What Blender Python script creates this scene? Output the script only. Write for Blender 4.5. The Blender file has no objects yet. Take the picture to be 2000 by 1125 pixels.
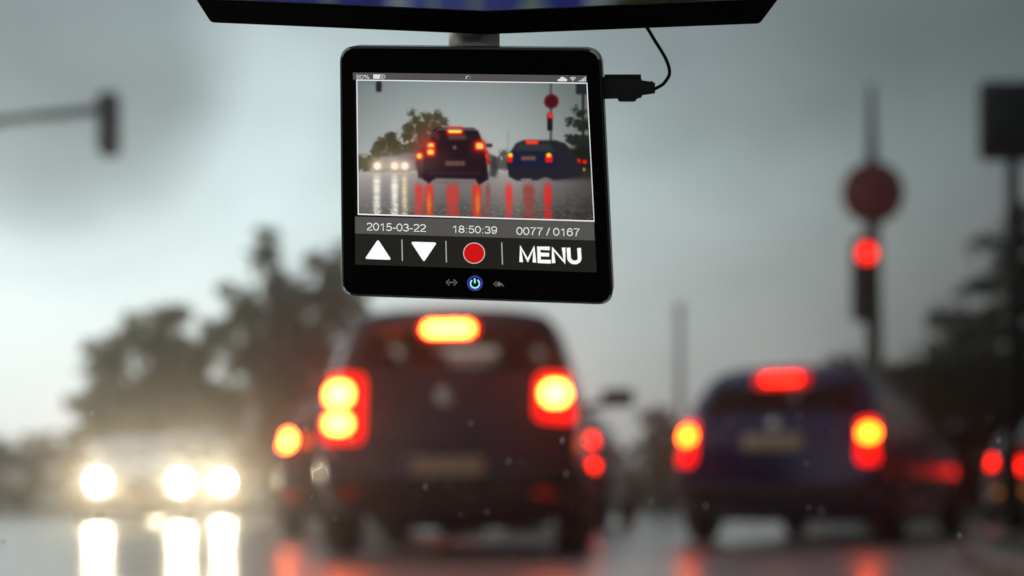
import bpy, bmesh, math, random
import numpy as np
from mathutils import Vector, Matrix
from mathutils.bvhtree import BVHTree
R = math.radians
S = bpy.context.scene
C = S.collection
random.seed(7)
# ------------------------------------------------------------------ camera
F, HX, HY, EYE = 3100.0, 1000.0, 980.0, 0.35
cam = bpy.data.objects.new('camera', bpy.data.cameras.new('camera')); C.objects.link(cam)
cam.location = (0, 0, EYE); cam.rotation_euler = (R(90), 0, 0)
cam.data.sensor_width = 36; cam.data.lens = F / 2000 * 36
cam.data.shift_y = (HY - 562.5) / 2000
cam.data.clip_start = .05; cam.data.clip_end = 3000
cam.data.dof.use_dof = True; cam.data.dof.focus_distance = .742; cam.data.dof.aperture_fstop = 5.5
S.camera = cam
# ------------------------------------------------------------------ sky
SUN_EL, SUN_AZ = R(38), R(-78)     # azimuth measured from +y towards +x
w = bpy.data.worlds.new("World"); S.world = w; w.use_nodes = True
nt = w.node_tree; N = nt.nodes; L = nt.links; N.clear()
def nd(tree, typ, **kw):
    n = tree.nodes.new(typ)
    for k, v in kw.items(): setattr(n, k, v)
    return n
def ramp(tree, stops, interp='EASE'):
    n = tree.nodes.new('ShaderNodeValToRGB'); n.color_ramp.interpolation = interp
    e = n.color_ramp.elements
    while len(e) < len(stops): e.new(.5)
    for a, (p, c) in zip(e, stops):
        a.position = p; a.color = (c, c, c, 1) if isinstance(c, float) else (*c, 1)
    return n
def math_n(tree, op, a, b=None, c=None):
    n = tree.nodes.new('ShaderNodeMath'); n.operation = op
    for i, v in enumerate((a, b, c)):
        if v is None: continue
        if isinstance(v, (int, float)): n.inputs[i].default_value = v
        else: tree.links.new(v, n.inputs[i])
    return n.outputs[0]
def srgb(*c):
    return tuple((x / 255 / 12.92) if x / 255 <= .04045 else ((x / 255 + .055) / 1.055) ** 2.4 for x in c)
def mixcol(tree, f, a, b, blend='MIX'):
    n = nd(tree, 'ShaderNodeMix', data_type='RGBA', blend_type=blend)
    for i, v in ((0, f), (6, a), (7, b)):
        if isinstance(v, (int, float)): n.inputs[i].default_value = v
        elif isinstance(v, tuple): n.inputs[i].default_value = (*v, 1)
        else: tree.links.new(v, n.inputs[i])
    return n.outputs[2]
tc = nd(nt, 'ShaderNodeTexCoord')
sep = nd(nt, 'ShaderNodeSeparateXYZ'); L.new(tc.outputs['Generated'], sep.inputs[0])
X, Y, Z = sep.outputs
# cloud deck: bright break low ahead on the left, darker to the right and overhead
ns = nd(nt, 'ShaderNodeTexNoise'); ns.inputs['Scale'].default_value = 4.2; ns.inputs['Detail'].default_value = 3; ns.inputs['Roughness'].default_value = .45
mp = nd(nt, 'ShaderNodeMapping'); mp.inputs['Scale'].default_value = (1, 1, 1.7); mp.inputs['Location'].default_value = (.35, .1, .22)
L.new(tc.outputs['Generated'], mp.inputs[0]); L.new(mp.outputs[0], ns.inputs[0])
xn = math_n(nt, 'MULTIPLY_ADD', ns.outputs[0], .26, math_n(nt, 'ADD', X, -.13))
rx = ramp(nt, [(0, .66), (.12, .66), (.33, .59), (.47, .41), (.62, .275), (.8, .10), (1, .05)], 'B_SPLINE')
L.new(math_n(nt, 'MULTIPLY_ADD', xn, 1.25, .5), rx.inputs[0])
zn = math_n(nt, 'MULTIPLY_ADD', ns.outputs[0], .18, math_n(nt, 'ADD', Z, -.09))
rz = ramp(nt, [(0, .60), (.12, .64), (.42, .92), (.60, .60), (.8, .44), (1, .36)], 'B_SPLINE')
L.new(math_n(nt, 'MULTIPLY', zn, 2.2), rz.inputs[0])
back = ramp(nt, [(0, .30), (.45, .34), (.75, 1.0), (1, 1.0)])
L.new(math_n(nt, 'MULTIPLY_ADD', Y, .5, .5), back.inputs[0])
lum = math_n(nt, 'MULTIPLY', math_n(nt, 'MULTIPLY', rx.outputs[0], rz.outputs[0]), back.outputs[0])
lowtint = ramp(nt, [(0, (1.0, .99, .98)), (.3, (.90, 1.0, .985)), (.6, (.79, .965, .975)), (1, (.78, .95, .98))])
L.new(math_n(nt, 'MULTIPLY', zn, 3.0), lowtint.inputs[0])
dn = nd(nt, 'ShaderNodeVectorMath', operation='DOT_PRODUCT'); L.new(tc.outputs['Generated'], dn.inputs[0]); dn.inputs[1].default_value = Vector((-.275, .925, .285)).normalized()
blob = ramp(nt, [(0, 1.0), (.35, .9), (.75, .42), (1, .34)])
L.new(math_n(nt, 'MULTIPLY_ADD', math_n(nt, 'ADD', dn.outputs['Value'], -.986), 62.0, math_n(nt, 'MULTIPLY_ADD', ns.outputs[0], .5, -.25)), blob.inputs[0])
lum = math_n(nt, 'MULTIPLY', lum, blob.outputs[0])
cc = mixcol(nt, 1.0, lowtint.outputs[0], lum, 'MULTIPLY')
cc10 = mixcol(nt, 1.0, cc, (23, 23, 23), 'MULTIPLY')
sky = nd(nt, 'ShaderNodeTexSky', sky_type='NISHITA'); sky.sun_disc = False
sky.sun_elevation = SUN_EL; sky.sun_rotation = SUN_AZ; sky.dust_density = 4; sky.air_density = 1.5
skyc = mixcol(nt, .05, cc10, sky.outputs[0])
bg = nd(nt, 'ShaderNodeBackground'); bg.inputs[1].default_value = .1
L.new(skyc, bg.inputs[0])
wo = nd(nt, 'ShaderNodeOutputWorld'); L.new(bg.outputs[0], wo.inputs[0])
sun = bpy.data.objects.new('sun', bpy.data.lights.new('sun', 'SUN')); C.objects.link(sun)
sun.data.energy = .5; sun.data.angle = R(18); sun.data.color = (1, .96, .9)
sd = Vector((math.sin(SUN_AZ) * math.cos(SUN_EL), math.cos(SUN_AZ) * math.cos(SUN_EL), math.sin(SUN_EL)))
sun.rotation_euler = sd.to_track_quat('Z', 'Y').to_euler()
S.view_settings.view_transform = 'Standard'; S.view_settings.look = 'None'
S.view_settings.exposure = 0; S.view_settings.gamma = 1
S.cycles.use_denoising = True
S.cycles.max_bounces = 6; S.cycles.volume_bounces = 1; S.cycles.transparent_max_bounces = 6
S.cycles.sample_clamp_indirect = 6
# ------------------------------------------------------------------ helpers
def W(px, py, y):                      # where a point seen at px,py lies at distance y
    return Vector(((px - HX) / F * y, y, EYE + (HY - py) / F * y))
_m = {}
def mat(name, col, rough=.5, metal=0.0, spec=.5, coat=0.0, em=None, es=1.0, var=0.0, vs=8.0, bump=0.0, bs=60.0):
    if name in _m: return _m[name]
    m = bpy.data.materials.new(name); m.use_nodes = True; t = m.node_tree
    b = t.nodes['Principled BSDF']
    b.inputs['Base Color'].default_value = (*col, 1); b.inputs['Roughness'].default_value = rough
    b.inputs['Metallic'].default_value = metal; b.inputs['Specular IOR Level'].default_value = spec
    b.inputs['Coat Weight'].default_value = coat; b.inputs['Coat Roughness'].default_value = .2
    if em: b.inputs['Emission Color'].default_value = (*em, 1); b.inputs['Emission Strength'].default_value = es
    if var:
        n = nd(t, 'ShaderNodeTexNoise'); n.inputs['Scale'].default_value = vs; n.inputs['Detail'].default_value = 5
        tcx = nd(t, 'ShaderNodeTexCoord'); t.links.new(tcx.outputs['Object'], n.inputs[0])
        r = ramp(t, [(.3, tuple(max(0, c * (1 - var)) for c in col)), (.7, tuple(c * (1 + var) for c in col))], 'LINEAR')
        t.links.new(n.outputs[0], r.inputs[0]); t.links.new(r.outputs[0], b.inputs['Base Color'])
        rr_ = ramp(t, [(.3, max(.02, rough * .8)), (.7, min(1., rough * 1.25))], 'LINEAR')
        t.links.new(n.outputs[0], rr_.inputs[0]); t.links.new(rr_.outputs[0], b.inputs['Roughness'])
    if bump:
        n = nd(t, 'ShaderNodeTexNoise'); n.inputs['Scale'].default_value = bs; n.inputs['Detail'].default_value = 4
        tcx = nd(t, 'ShaderNodeTexCoord'); t.links.new(tcx.outputs['Object'], n.inputs[0])
        bp = nd(t, 'ShaderNodeBump'); bp.inputs['Strength'].default_value = bump; bp.inputs['Distance'].default_value = .02
        t.links.new(n.outputs[0], bp.inputs['Height']); t.links.new(bp.outputs[0], b.inputs['Normal'])
    _m[name] = m; return m
def glow(name, col, es=1.0): return mat(name, (.0, .0, .0), .5, 0, .05, em=col, es=es)
def meshobj(name, verts, faces, m, parent=None, smooth=True):
    me = bpy.data.meshes.new(name); me.from_pydata([tuple(v) for v in verts], [], faces)
    me.validate(); me.update()
    bm = bmesh.new(); bm.from_mesh(me); bmesh.ops.recalc_face_normals(bm, faces=bm.faces); bm.to_mesh(me); bm.free()
    for p in me.polygons: p.use_smooth = smooth
    if m: me.materials.append(m)
    o = bpy.data.objects.new(name, me); C.objects.link(o)
    if parent: o.parent = parent
    return o
def tag(o, label=None, cat=None, group=None, kind=None):
    if label: o['label'] = label
    if cat: o['category'] = cat
    if group: o['group'] = group
    if kind: o['kind'] = kind
    return o
def thing(name, label, cat, loc=(0, 0, 0), rz=0, group=None):
    o = bpy.data.objects.new(name, None); C.objects.link(o); o.location = loc; o.rotation_euler = (0, 0, rz)
    o.empty_display_size = .1
    return tag(o, label, cat, group)
class MB:
    def __init__(s): s.v = []; s.f = []
    def add(s, v, f):
        n = len(s.v); s.v += [Vector(p) for p in v]; s.f += [tuple(i + n for i in q) for q in f]
    def box(s, a, b):
        x0, y0, z0 = a; x1, y1, z1 = b
        s.add([(x0, y0, z0), (x1, y0, z0), (x1, y1, z0), (x0, y1, z0), (x0, y0, z1), (x1, y0, z1), (x1, y1, z1), (x0, y1, z1)],
              [(0, 3, 2, 1), (4, 5, 6, 7), (0, 1, 5, 4), (1, 2, 6, 5), (2, 3, 7, 6), (3, 0, 4, 7)])
    def rings(s, rs, cap=True, close=True):
        n = len(rs[0]); v = [p for r in rs for p in r]; f = []
        for k in range(len(rs) - 1):
            for i in range(n if close else n - 1):
                j = (i + 1) % n; f.append((k * n + i, k * n + j, (k + 1) * n + j, (k + 1) * n + i))
        if cap: f.append(tuple(range(n))[::-1]); f.append(tuple((len(rs) - 1) * n + i for i in range(n)))
        s.add(v, f)
    def tube(s, path, rad, n=10):
        path = [Vector(p) for p in path]; rs = []
        for i, p in enumerate(path):
            d = (path[min(i + 1, len(path) - 1)] - path[max(i - 1, 0)]).normalized()
            u = d.orthogonal() if i == 0 else (pu - d * pu.dot(d)); u.normalize(); pu = u; v = d.cross(u)
            r = rad[i] if isinstance(rad, (list, tuple)) else rad
            rs.append([p + (u * math.cos(2 * math.pi * k / n) + v * math.sin(2 * math.pi * k / n)) * r for k in range(n)])
        s.rings(rs)
    def lathe(s, prof, axis=(0, 0, 1), c=(0, 0, 0), n=24):    # prof: (radius, along)
        a = Vector(axis).normalized(); u = a.orthogonal().normalized(); v = a.cross(u); c = Vector(c)
        s.rings([[c + a * h + (u * math.cos(2 * math.pi * k / n) + v * math.sin(2 * math.pi * k / n)) * r for k in range(n)] for r, h in prof])
    def build(s, name, m, parent=None, smooth=True): return meshobj(name, s.v, s.f, m, parent, smooth)
def bevel(o, wd, seg=2, ang=35):
    md = o.modifiers.new('bevel', 'BEVEL'); md.width = wd; md.segments = seg; md.limit_method = 'ANGLE'; md.angle_limit = R(ang)
    for p in o.data.polygons: p.use_smooth = True
    return o
def rr(cx, cy, w_, h_, r, n=4):       # rounded rectangle outline
    o = []
    for sx, sy, a0 in ((1, 1, 0), (-1, 1, 90), (-1, -1, 180), (1, -1, 270)):
        for k in range(n + 1):
            a = R(a0 + 90 * k / n); o.append((cx + sx * (w_ / 2 - r) + r * math.cos(a), cy + sy * (h_ / 2 - r) + r * math.sin(a)))
    return o
def roundpoly(pts, rads, n=7):        # fillet a convex polygon
    o = []; k = len(pts)
    for i in range(k):
        p = Vector(pts[i]); a = Vector(pts[i - 1]) - p; b = Vector(pts[(i + 1) % k]) - p
        r = rads[i] if isinstance(rads, (list, tuple)) else rads
        a.normalize(); b.normalize(); th = a.angle(b); d = r / math.tan(th / 2)
        p0 = p + a * d; p1 = p + b * d
        for t in range(n + 1):
            s_ = t / n; o.append(tuple(p0 * (1 - s_) ** 2 * 1 + p * 2 * s_ * (1 - s_) + p1 * s_ * s_))
    return o

# ------------------------------------------------------------------ ground and road
def grid_sheet(name, x0, x1, y0, y1, z, m):
    return meshobj(name, [(x0, y0, z), (x1, y0, z), (x1, y1, z), (x0, y1, z)], [(0, 1, 2, 3)], m, None, False)
g = grid_sheet('ground', -900, 900, -300, 1500, -.02, mat('wet_grass', (.045, .055, .02), .7, var=.4, vs=1.5, bump=.5, bs=9)); tag(g, kind='structure')
def wet_asphalt():
    m = bpy.data.materials.new('wet_asphalt'); m.use_nodes = True; t = m.node_tree; b = t.nodes['Principled BSDF']
    tcx = nd(t, 'ShaderNodeTexCoord')
    n1 = nd(t, 'ShaderNodeTexNoise'); n1.inputs['Scale'].default_value = .55; n1.inputs['Detail'].default_value = 5
    n2 = nd(t, 'ShaderNodeTexNoise'); n2.inputs['Scale'].default_value = 70; n2.inputs['Detail'].default_value = 3
    n3 = nd(t, 'ShaderNodeTexNoise'); n3.inputs['Scale'].default_value = 7; n3.inputs['Detail'].default_value = 3
    for n in (n1, n2, n3): t.links.new(tcx.outputs['Object'], n.inputs[0])
    r = ramp(t, [(.3, (.27, .235, .24)), (.7, (.37, .325, .33))], 'LINEAR'); t.links.new(n1.outputs[0], r.inputs[0])
    t.links.new(r.outputs[0], b.inputs['Base Color'])
    rg = ramp(t, [(.35, .40), (.65, .50)], 'LINEAR'); t.links.new(n1.outputs[0], rg.inputs[0]); t.links.new(rg.outputs[0], b.inputs['Roughness'])
    h = math_n(t, 'ADD', math_n(t, 'MULTIPLY', n2.outputs[0], .10), math_n(t, 'MULTIPLY', n3.outputs[0], 1.3))
    bp = nd(t, 'ShaderNodeBump'); bp.inputs['Strength'].default_value = .25; bp.inputs['Distance'].default_value = .008
    t.links.new(h, bp.inputs['Height']); t.links.new(bp.outputs[0], b.inputs['Normal'])
    b.inputs['IOR'].default_value = 1.8; b.inputs['Coat Weight'].default_value = 1.0; b.inputs['Coat Roughness'].default_value = .22; b.inputs['Coat IOR'].default_value = 1.6
    t.links.new(bp.outputs[0], b.inputs['Coat Normal'])
    return m
ROADM = wet_asphalt()
PTH = [(2.0, -60), (2.0, 6.5), (2.55, 9), (3.5, 11.5), (5.2, 14.2), (8.6, 17.2), (11, 24), (15, 36), (24, 48)]
rd = meshobj('road', [(-70, -60, 0)] + [(x, y, 0) for x, y in PTH] + [(-70, 48, 0)], [tuple(range(len(PTH) + 2))], ROADM, None, False)
tag(rd, kind='structure')
paint = mat('road_paint', (.6, .6, .58), .3, var=.15, vs=3)
mk = MB()
for y0 in (3.5, 9.5, 15.5, 21.5, 27.5):
    for x in (-2.35,):
        mk.add([(x - .06, y0, .004), (x + .06, y0, .004), (x + .06 + .05, y0 + 3, .004), (x - .06 + .05, y0 + 3, .004)], [(0, 1, 2, 3)])
tag(mk.build('lane_markings', paint, None, False), kind='structure')
kb = MB(); pth = PTH
kb.rings([[(x, y, 0), (x, y, .12), (x + .16, y, .13), (x + .16, y, -.02)] for x, y in pth])
tag(bevel(kb.build('kerb', mat('kerb_stone', (.09, .085, .08), .4, var=.25, vs=4, bump=.3), None), .02), kind='structure')
vg = MB(); k = len(pth)
vg.add([(x + .16, y, .11) for x, y in pth] + [(90, y, .11) for x, y in pth], [(i, i + 1, k + i + 1, k + i) for i in range(k - 1)])
tag(vg.build('verge', mat('wet_verge', (.035, .04, .018), .8, var=.4, vs=2, bump=.5, bs=9)), kind='structure')

isl = MB(); isl.rings([[Vector((10.6 + r_ * 1.15 * math.cos(a / 20 * 6.2832), 31.5 + r_ * math.sin(a / 20 * 6.2832), z_)) for a in range(40)][:20] for r_, z_ in ((4.0, -.01), (4.0, .12), (3.8, .15), (1, .22))])
tag(isl.build('traffic_island', mat('wet_verge', (.035, .04, .018))), kind='structure')

# ------------------------------------------------------------------ trees
bark = mat('bark', (.06, .045, .035), .8, var=.3, vs=6, bump=.6, bs=20)
def leafmat(name, col):
    m = mat(name, col, .6, 0, .12, var=.45, vs=1.3); t = m.node_tree; b = t.nodes['Principled BSDF']
    tl_ = nd(t, 'ShaderNodeBsdfTranslucent'); tl_.inputs[0].default_value = (col[0] * 2.2, col[1] * 2.2, col[2] * 1.6, 1); mx = nd(t, 'ShaderNodeMixShader'); mx.inputs[0].default_value = .42
    t.links.new(b.outputs[0], mx.inputs[1]); t.links.new(tl_.outputs[0], mx.inputs[2]); t.links.new(mx.outputs[0], t.nodes['Material Output'].inputs[0]); return m
def cloud_leaves(mb, blobs, n, size, rnd, squash=1.0):
    tot = sum(b[3] ** 2 for b in blobs)
    for bx_, by_, bz_, br in blobs:
        for _ in range(int(n * br * br / tot)):
            d = Vector((rnd.gauss(0, 1), rnd.gauss(0, 1), rnd.gauss(0, 1))).normalized() * br * (rnd.random() ** .45) * rnd.uniform(.75, 1.12)
            d.z *= squash
            c = Vector((bx_, by_, bz_)) + d
            u = Vector((rnd.gauss(0, 1), rnd.gauss(0, 1), rnd.gauss(0, .6))).normalized(); v = u.orthogonal().normalized()
            v = (v * math.cos(6.28 * rnd.random()) + u.cross(v) * math.sin(6.28 * rnd.random())).normalized()
            s_ = size * rnd.uniform(.5, 1.3)
            mb.add([c - u * s_, c + v * s_ * .45, c + u * s_, c - v * s_ * .45], [(0, 1, 2, 3)])
def tree(name, label, cat, x, y, blobs, nleaf, size, leaf, trunk_r, seed, group=None):
    rnd = random.Random(seed); t = thing(name, label, cat, (x, y, 0), 0, group)
    tr = MB(); top = max(b[2] for b in blobs)
    if trunk_r:
        tr.tube([(0, 0, 0), (.1, 0, top * .3), (-.05, .1, top * .6), (.1, 0, top * .9)], [trunk_r, trunk_r * .75, trunk_r * .5, trunk_r * .15], 9)
        for b in blobs:
            z0 = max(.15 * top, b[2] * .45); a = Vector((0, 0, z0)); e = Vector(b[:3])
            tr.tube([a, a.lerp(e, .5) + Vector((0, 0, .08 * top)), e], [trunk_r * .4, trunk_r * .25, trunk_r * .06], 6)
        tr.build('trunk', bark, t)
    else:
        for k in range(5):
            tr = MB(); e = Vector(rnd.choice(blobs)[:3]); tr.tube([(rnd.uniform(-.3, .3), 0, 0), e * .5, e], [.05, .035, .01], 6); tr.build('stem', bark, t)
    lv = MB(); cloud_leaves(lv, blobs, nleaf, size, rnd); lv.build('crown', leaf, t, False)
    return t
def px_blobs(lst, cx, Yd):
    out = []
    rnd = random.Random(len(lst) * 7 + int(cx)); base = list(lst); lst = [(a, b, r * .80) for a, b, r in base]
    for a, b, r in base:      # ragged twiggy sprays round the rim of the crown
        for _ in range(4):
            q = rnd.uniform(0, 6.28); lst.append((a + math.cos(q) * r * 1.02, b + math.sin(q) * r * 1.02, rnd.uniform(7, 17)))
    for px, py, r in lst:
        p = W(px, py, Yd); out.append((p.x - cx, rnd.uniform(-.6, .6), p.z, r / F * Yd))
    return out
LG1, LG2, LG3, LG4 = leafmat('olive_leaves', (.088, .094, .016)), leafmat('brown_leaves', (.11, .075, .022)), leafmat('dark_needles', (.020, .030, .008)), leafmat('hedge_leaves', (.07, .066, .015))
Yd = 40; cx = W(545, 980, Yd).x
tree('broadleaf_tree', 'tall ragged olive green tree left of the black hatchback, higher than the tree beside it', 'tree', cx, Yd,
     px_blobs([(520, 505, 42), (540, 560, 55), (480, 610, 60), (560, 640, 75), (640, 580, 62), (655, 530, 45), (440, 640, 36), (690, 600, 50), (620, 690, 80), (500, 710, 75), (700, 690, 70), (560, 780, 85), (660, 790, 80), (750, 640, 45), (735, 730, 60)], cx, Yd),
     3600, .22, LG1, .22, 1, 'trees beyond the junction')
Yd = 37; cx = W(290, 980, Yd).x
tree('broadleaf_tree', 'rounded olive brown tree behind the headlights of the oncoming silver car', 'tree', cx, Yd,
     px_blobs([(345, 625, 42), (280, 670, 62), (220, 715, 55), (340, 710, 75), (400, 700, 60), (210, 780, 62), (290, 780, 80), (380, 790, 80), (250, 850, 75), (350, 860, 70), (190, 830, 45), (430, 780, 60)], cx, Yd),
     3300, .2, LG1, .2, 2, 'trees beyond the junction')
Yd = 43; cx = W(560, 980, Yd).x
tree('shrub', 'brown shrub thicket filling the gap under the two olive trees', 'shrub', cx, Yd,
     px_blobs([(460, 800, 60), (540, 830, 65), (620, 840, 65), (700, 820, 70), (500, 890, 60), (600, 900, 60), (420, 880, 60), (780, 850, 60)], cx, Yd), 2600, .22, LG2, 0, 3)
def hedge(name, label, cat, pts, hgt, dep, nleaf, size, leaf, seed):
    rnd = random.Random(seed); t = thing(name, label, cat, (*pts[0], 0)); o = Vector((*pts[0], 0)); bl = []; st = MB()
    for (x0, y0), (x1, y1) in zip(pts, pts[1:]):
        n = max(2, int(math.hypot(x1 - x0, y1 - y0) / (hgt * .5)))
        for k in range(n):
            f = k / n; c = Vector((x0 + (x1 - x0) * f, y0 + (y1 - y0) * f, 0)) - o
            hh = hgt * rnd.uniform(.82, 1.1)
            for z in (.3, .72): bl.append((c.x, c.y, hh * z, hh * .38))
            st = MB(); st.tube([c, c + Vector((.05, 0, hh * .4)), c + Vector((rnd.uniform(-.2, .2), 0, hh * .8))], [.05, .035, .01], 6); st.build('stem', bark, t)
    mb = MB(); cloud_leaves(mb, bl, nleaf, size, rnd); mb.build('foliage', leaf, t, False); return t
hedge('hedge', 'long low dark green hedge along the far edge of the road at left', 'hedge', [(-34, 50), (-10, 49.5)], 2.5, 1.5, 6500, .25, LG4, 11)
hedge('hedge', 'grey green hedge seen in the gap between the black hatchback and the blue estate', 'hedge', [(-9, 52), (9, 52)], 2.0, 1.5, 3000, .25, LG4, 12)
Yd = 46; cx = W(1288, 980, Yd).x
tree('columnar_tree', 'narrow dark columnar tree standing left of the blue estate car', 'tree', cx, Yd,
     px_blobs([(1288, 815, 30), (1282, 860, 34), (1294, 900, 36), (1284, 940, 36)], cx, Yd), 1300, .16, LG2, .12, 4)
# conifer at right with drooping branches
def conifer(name, label, x, y, h, rad, seed, leaf, zlo=.6, lean=0, n=2600):
    rnd = random.Random(seed); t = thing(name, label, 'tree', (x, y, 0), 0, 'dark conifers at the right kerb')
    tr = MB(); tr.tube([(0, 0, 0), (0, 0, h * .5), (0, 0, h)], [.16, .1, .02], 9); lv = MB()
    k = 0; z = zlo
    while z < h * .98:
        f = (z - zlo) / (h - zlo); rr_ = rad * (1 - f) ** .7 * (rnd.uniform(.3, .6) if k % 2 else rnd.uniform(.95, 1.3)) + .12
        for b in range(6):
            a = k * 2.4 + b * 1.05 + rnd.uniform(-.3, .3); L_ = rr_ * rnd.uniform(.6, 1.1)
            tip = Vector((math.cos(a) * L_, math.sin(a) * L_, z + .10 * L_)); mid = Vector((math.cos(a) * L_ * .5, math.sin(a) * L_ * .5, z + .16 * L_))
            tr.tube([(0, 0, z), mid, tip], [.035, .02, .006], 5)
            for q in range(int(n * L_ / 110) + 6):
                s_ = rnd.random() ** .7; c = (Vector((0, 0, z)).lerp(mid, s_ * 2) if s_ < .5 else mid.lerp(tip, s_ * 2 - 1))
                c = c + Vector((rnd.gauss(0, .09), rnd.gauss(0, .09), rnd.gauss(-.05, .08)))
                u = Vector((math.cos(a) + rnd.gauss(0, .5), math.sin(a) + rnd.gauss(0, .5), rnd.gauss(-.1, .4))).normalized() * .2; v = Vector((-u.y, u.x, rnd.gauss(0, .05))).normalized() * .06
                lv.add([c - u, c + v, c + u, c - v], [(0, 1, 2, 3)])
        z += rnd.uniform(.35, .6); k += 1
    tr.build('trunk', bark, t); lv.build('crown', leaf, t, False); return t
conifer('conifer_tree', 'dark ragged conifer right of the red traffic light, behind the rectangular sign', 9.6, 30, 6.0, 2.9, 21, LG3, n=7500)
conifer('conifer_tree', 'taller dark conifer at the right edge, mostly outside the picture', 11.6, 31.5, 6.9, 3.4, 22, LG3, n=9000)
hedge('hedge', 'dark roadside hedge at the right edge behind the small red lamps', 'hedge', [(7.2, 33.5), (12, 34), (19, 35)], 3.6, 1.6, 15000, .2, LG3, 13)
hedge('shrub_row', 'near black shrubs on the verge in the lower right corner', 'shrub', [(8.1, 14.5), (9.2, 18.6), (10.8, 23)], 2.6, 1.5, 4200, .16, LG3, 14)

# ------------------------------------------------------------------ cars
tyreM = mat('tyre_rubber', (.012, .012, .013), .55, var=.2); rimM = mat('wheel_alloy', (.35, .35, .36), .35, .9)
glassM = mat('car_glass', (.012, .012, .014), .06, 0, .6, coat=.3); trimM = mat('black_trim', (.012, .012, .013), .5, bump=.15)
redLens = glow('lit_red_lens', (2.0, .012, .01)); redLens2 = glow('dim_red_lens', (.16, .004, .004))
bulbHot = glow('brake_bulb_hot', (55, 6.4, .85)); bulbMid = glow('brake_bulb_mid', (26, 2.8, .12)); bulbRed = glow('brake_bulb_red', (8, .09, .03))
bulbOr = glow('brake_bulb_orange', (2.0, .16, .03)); headM = glow('headlamp_beam', (600, 520, 360)); headLens = mat('clear_lens', (.5, .5, .5), .1, 0, .5, coat=.5)
amberM = mat('amber_lens', (.5, .16, .02), .3, em=(.35, .12, .01)); chrome = mat('chrome', (.6, .6, .6), .2, 1.0)
plateY = mat('yellow_plate', (.62, .43, .28), .4, var=.12, vs=20); plateB = mat('blue_band', (.02, .04, .2), .4); inkM = mat('plate_ink', (.03, .02, .015), .5)
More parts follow.
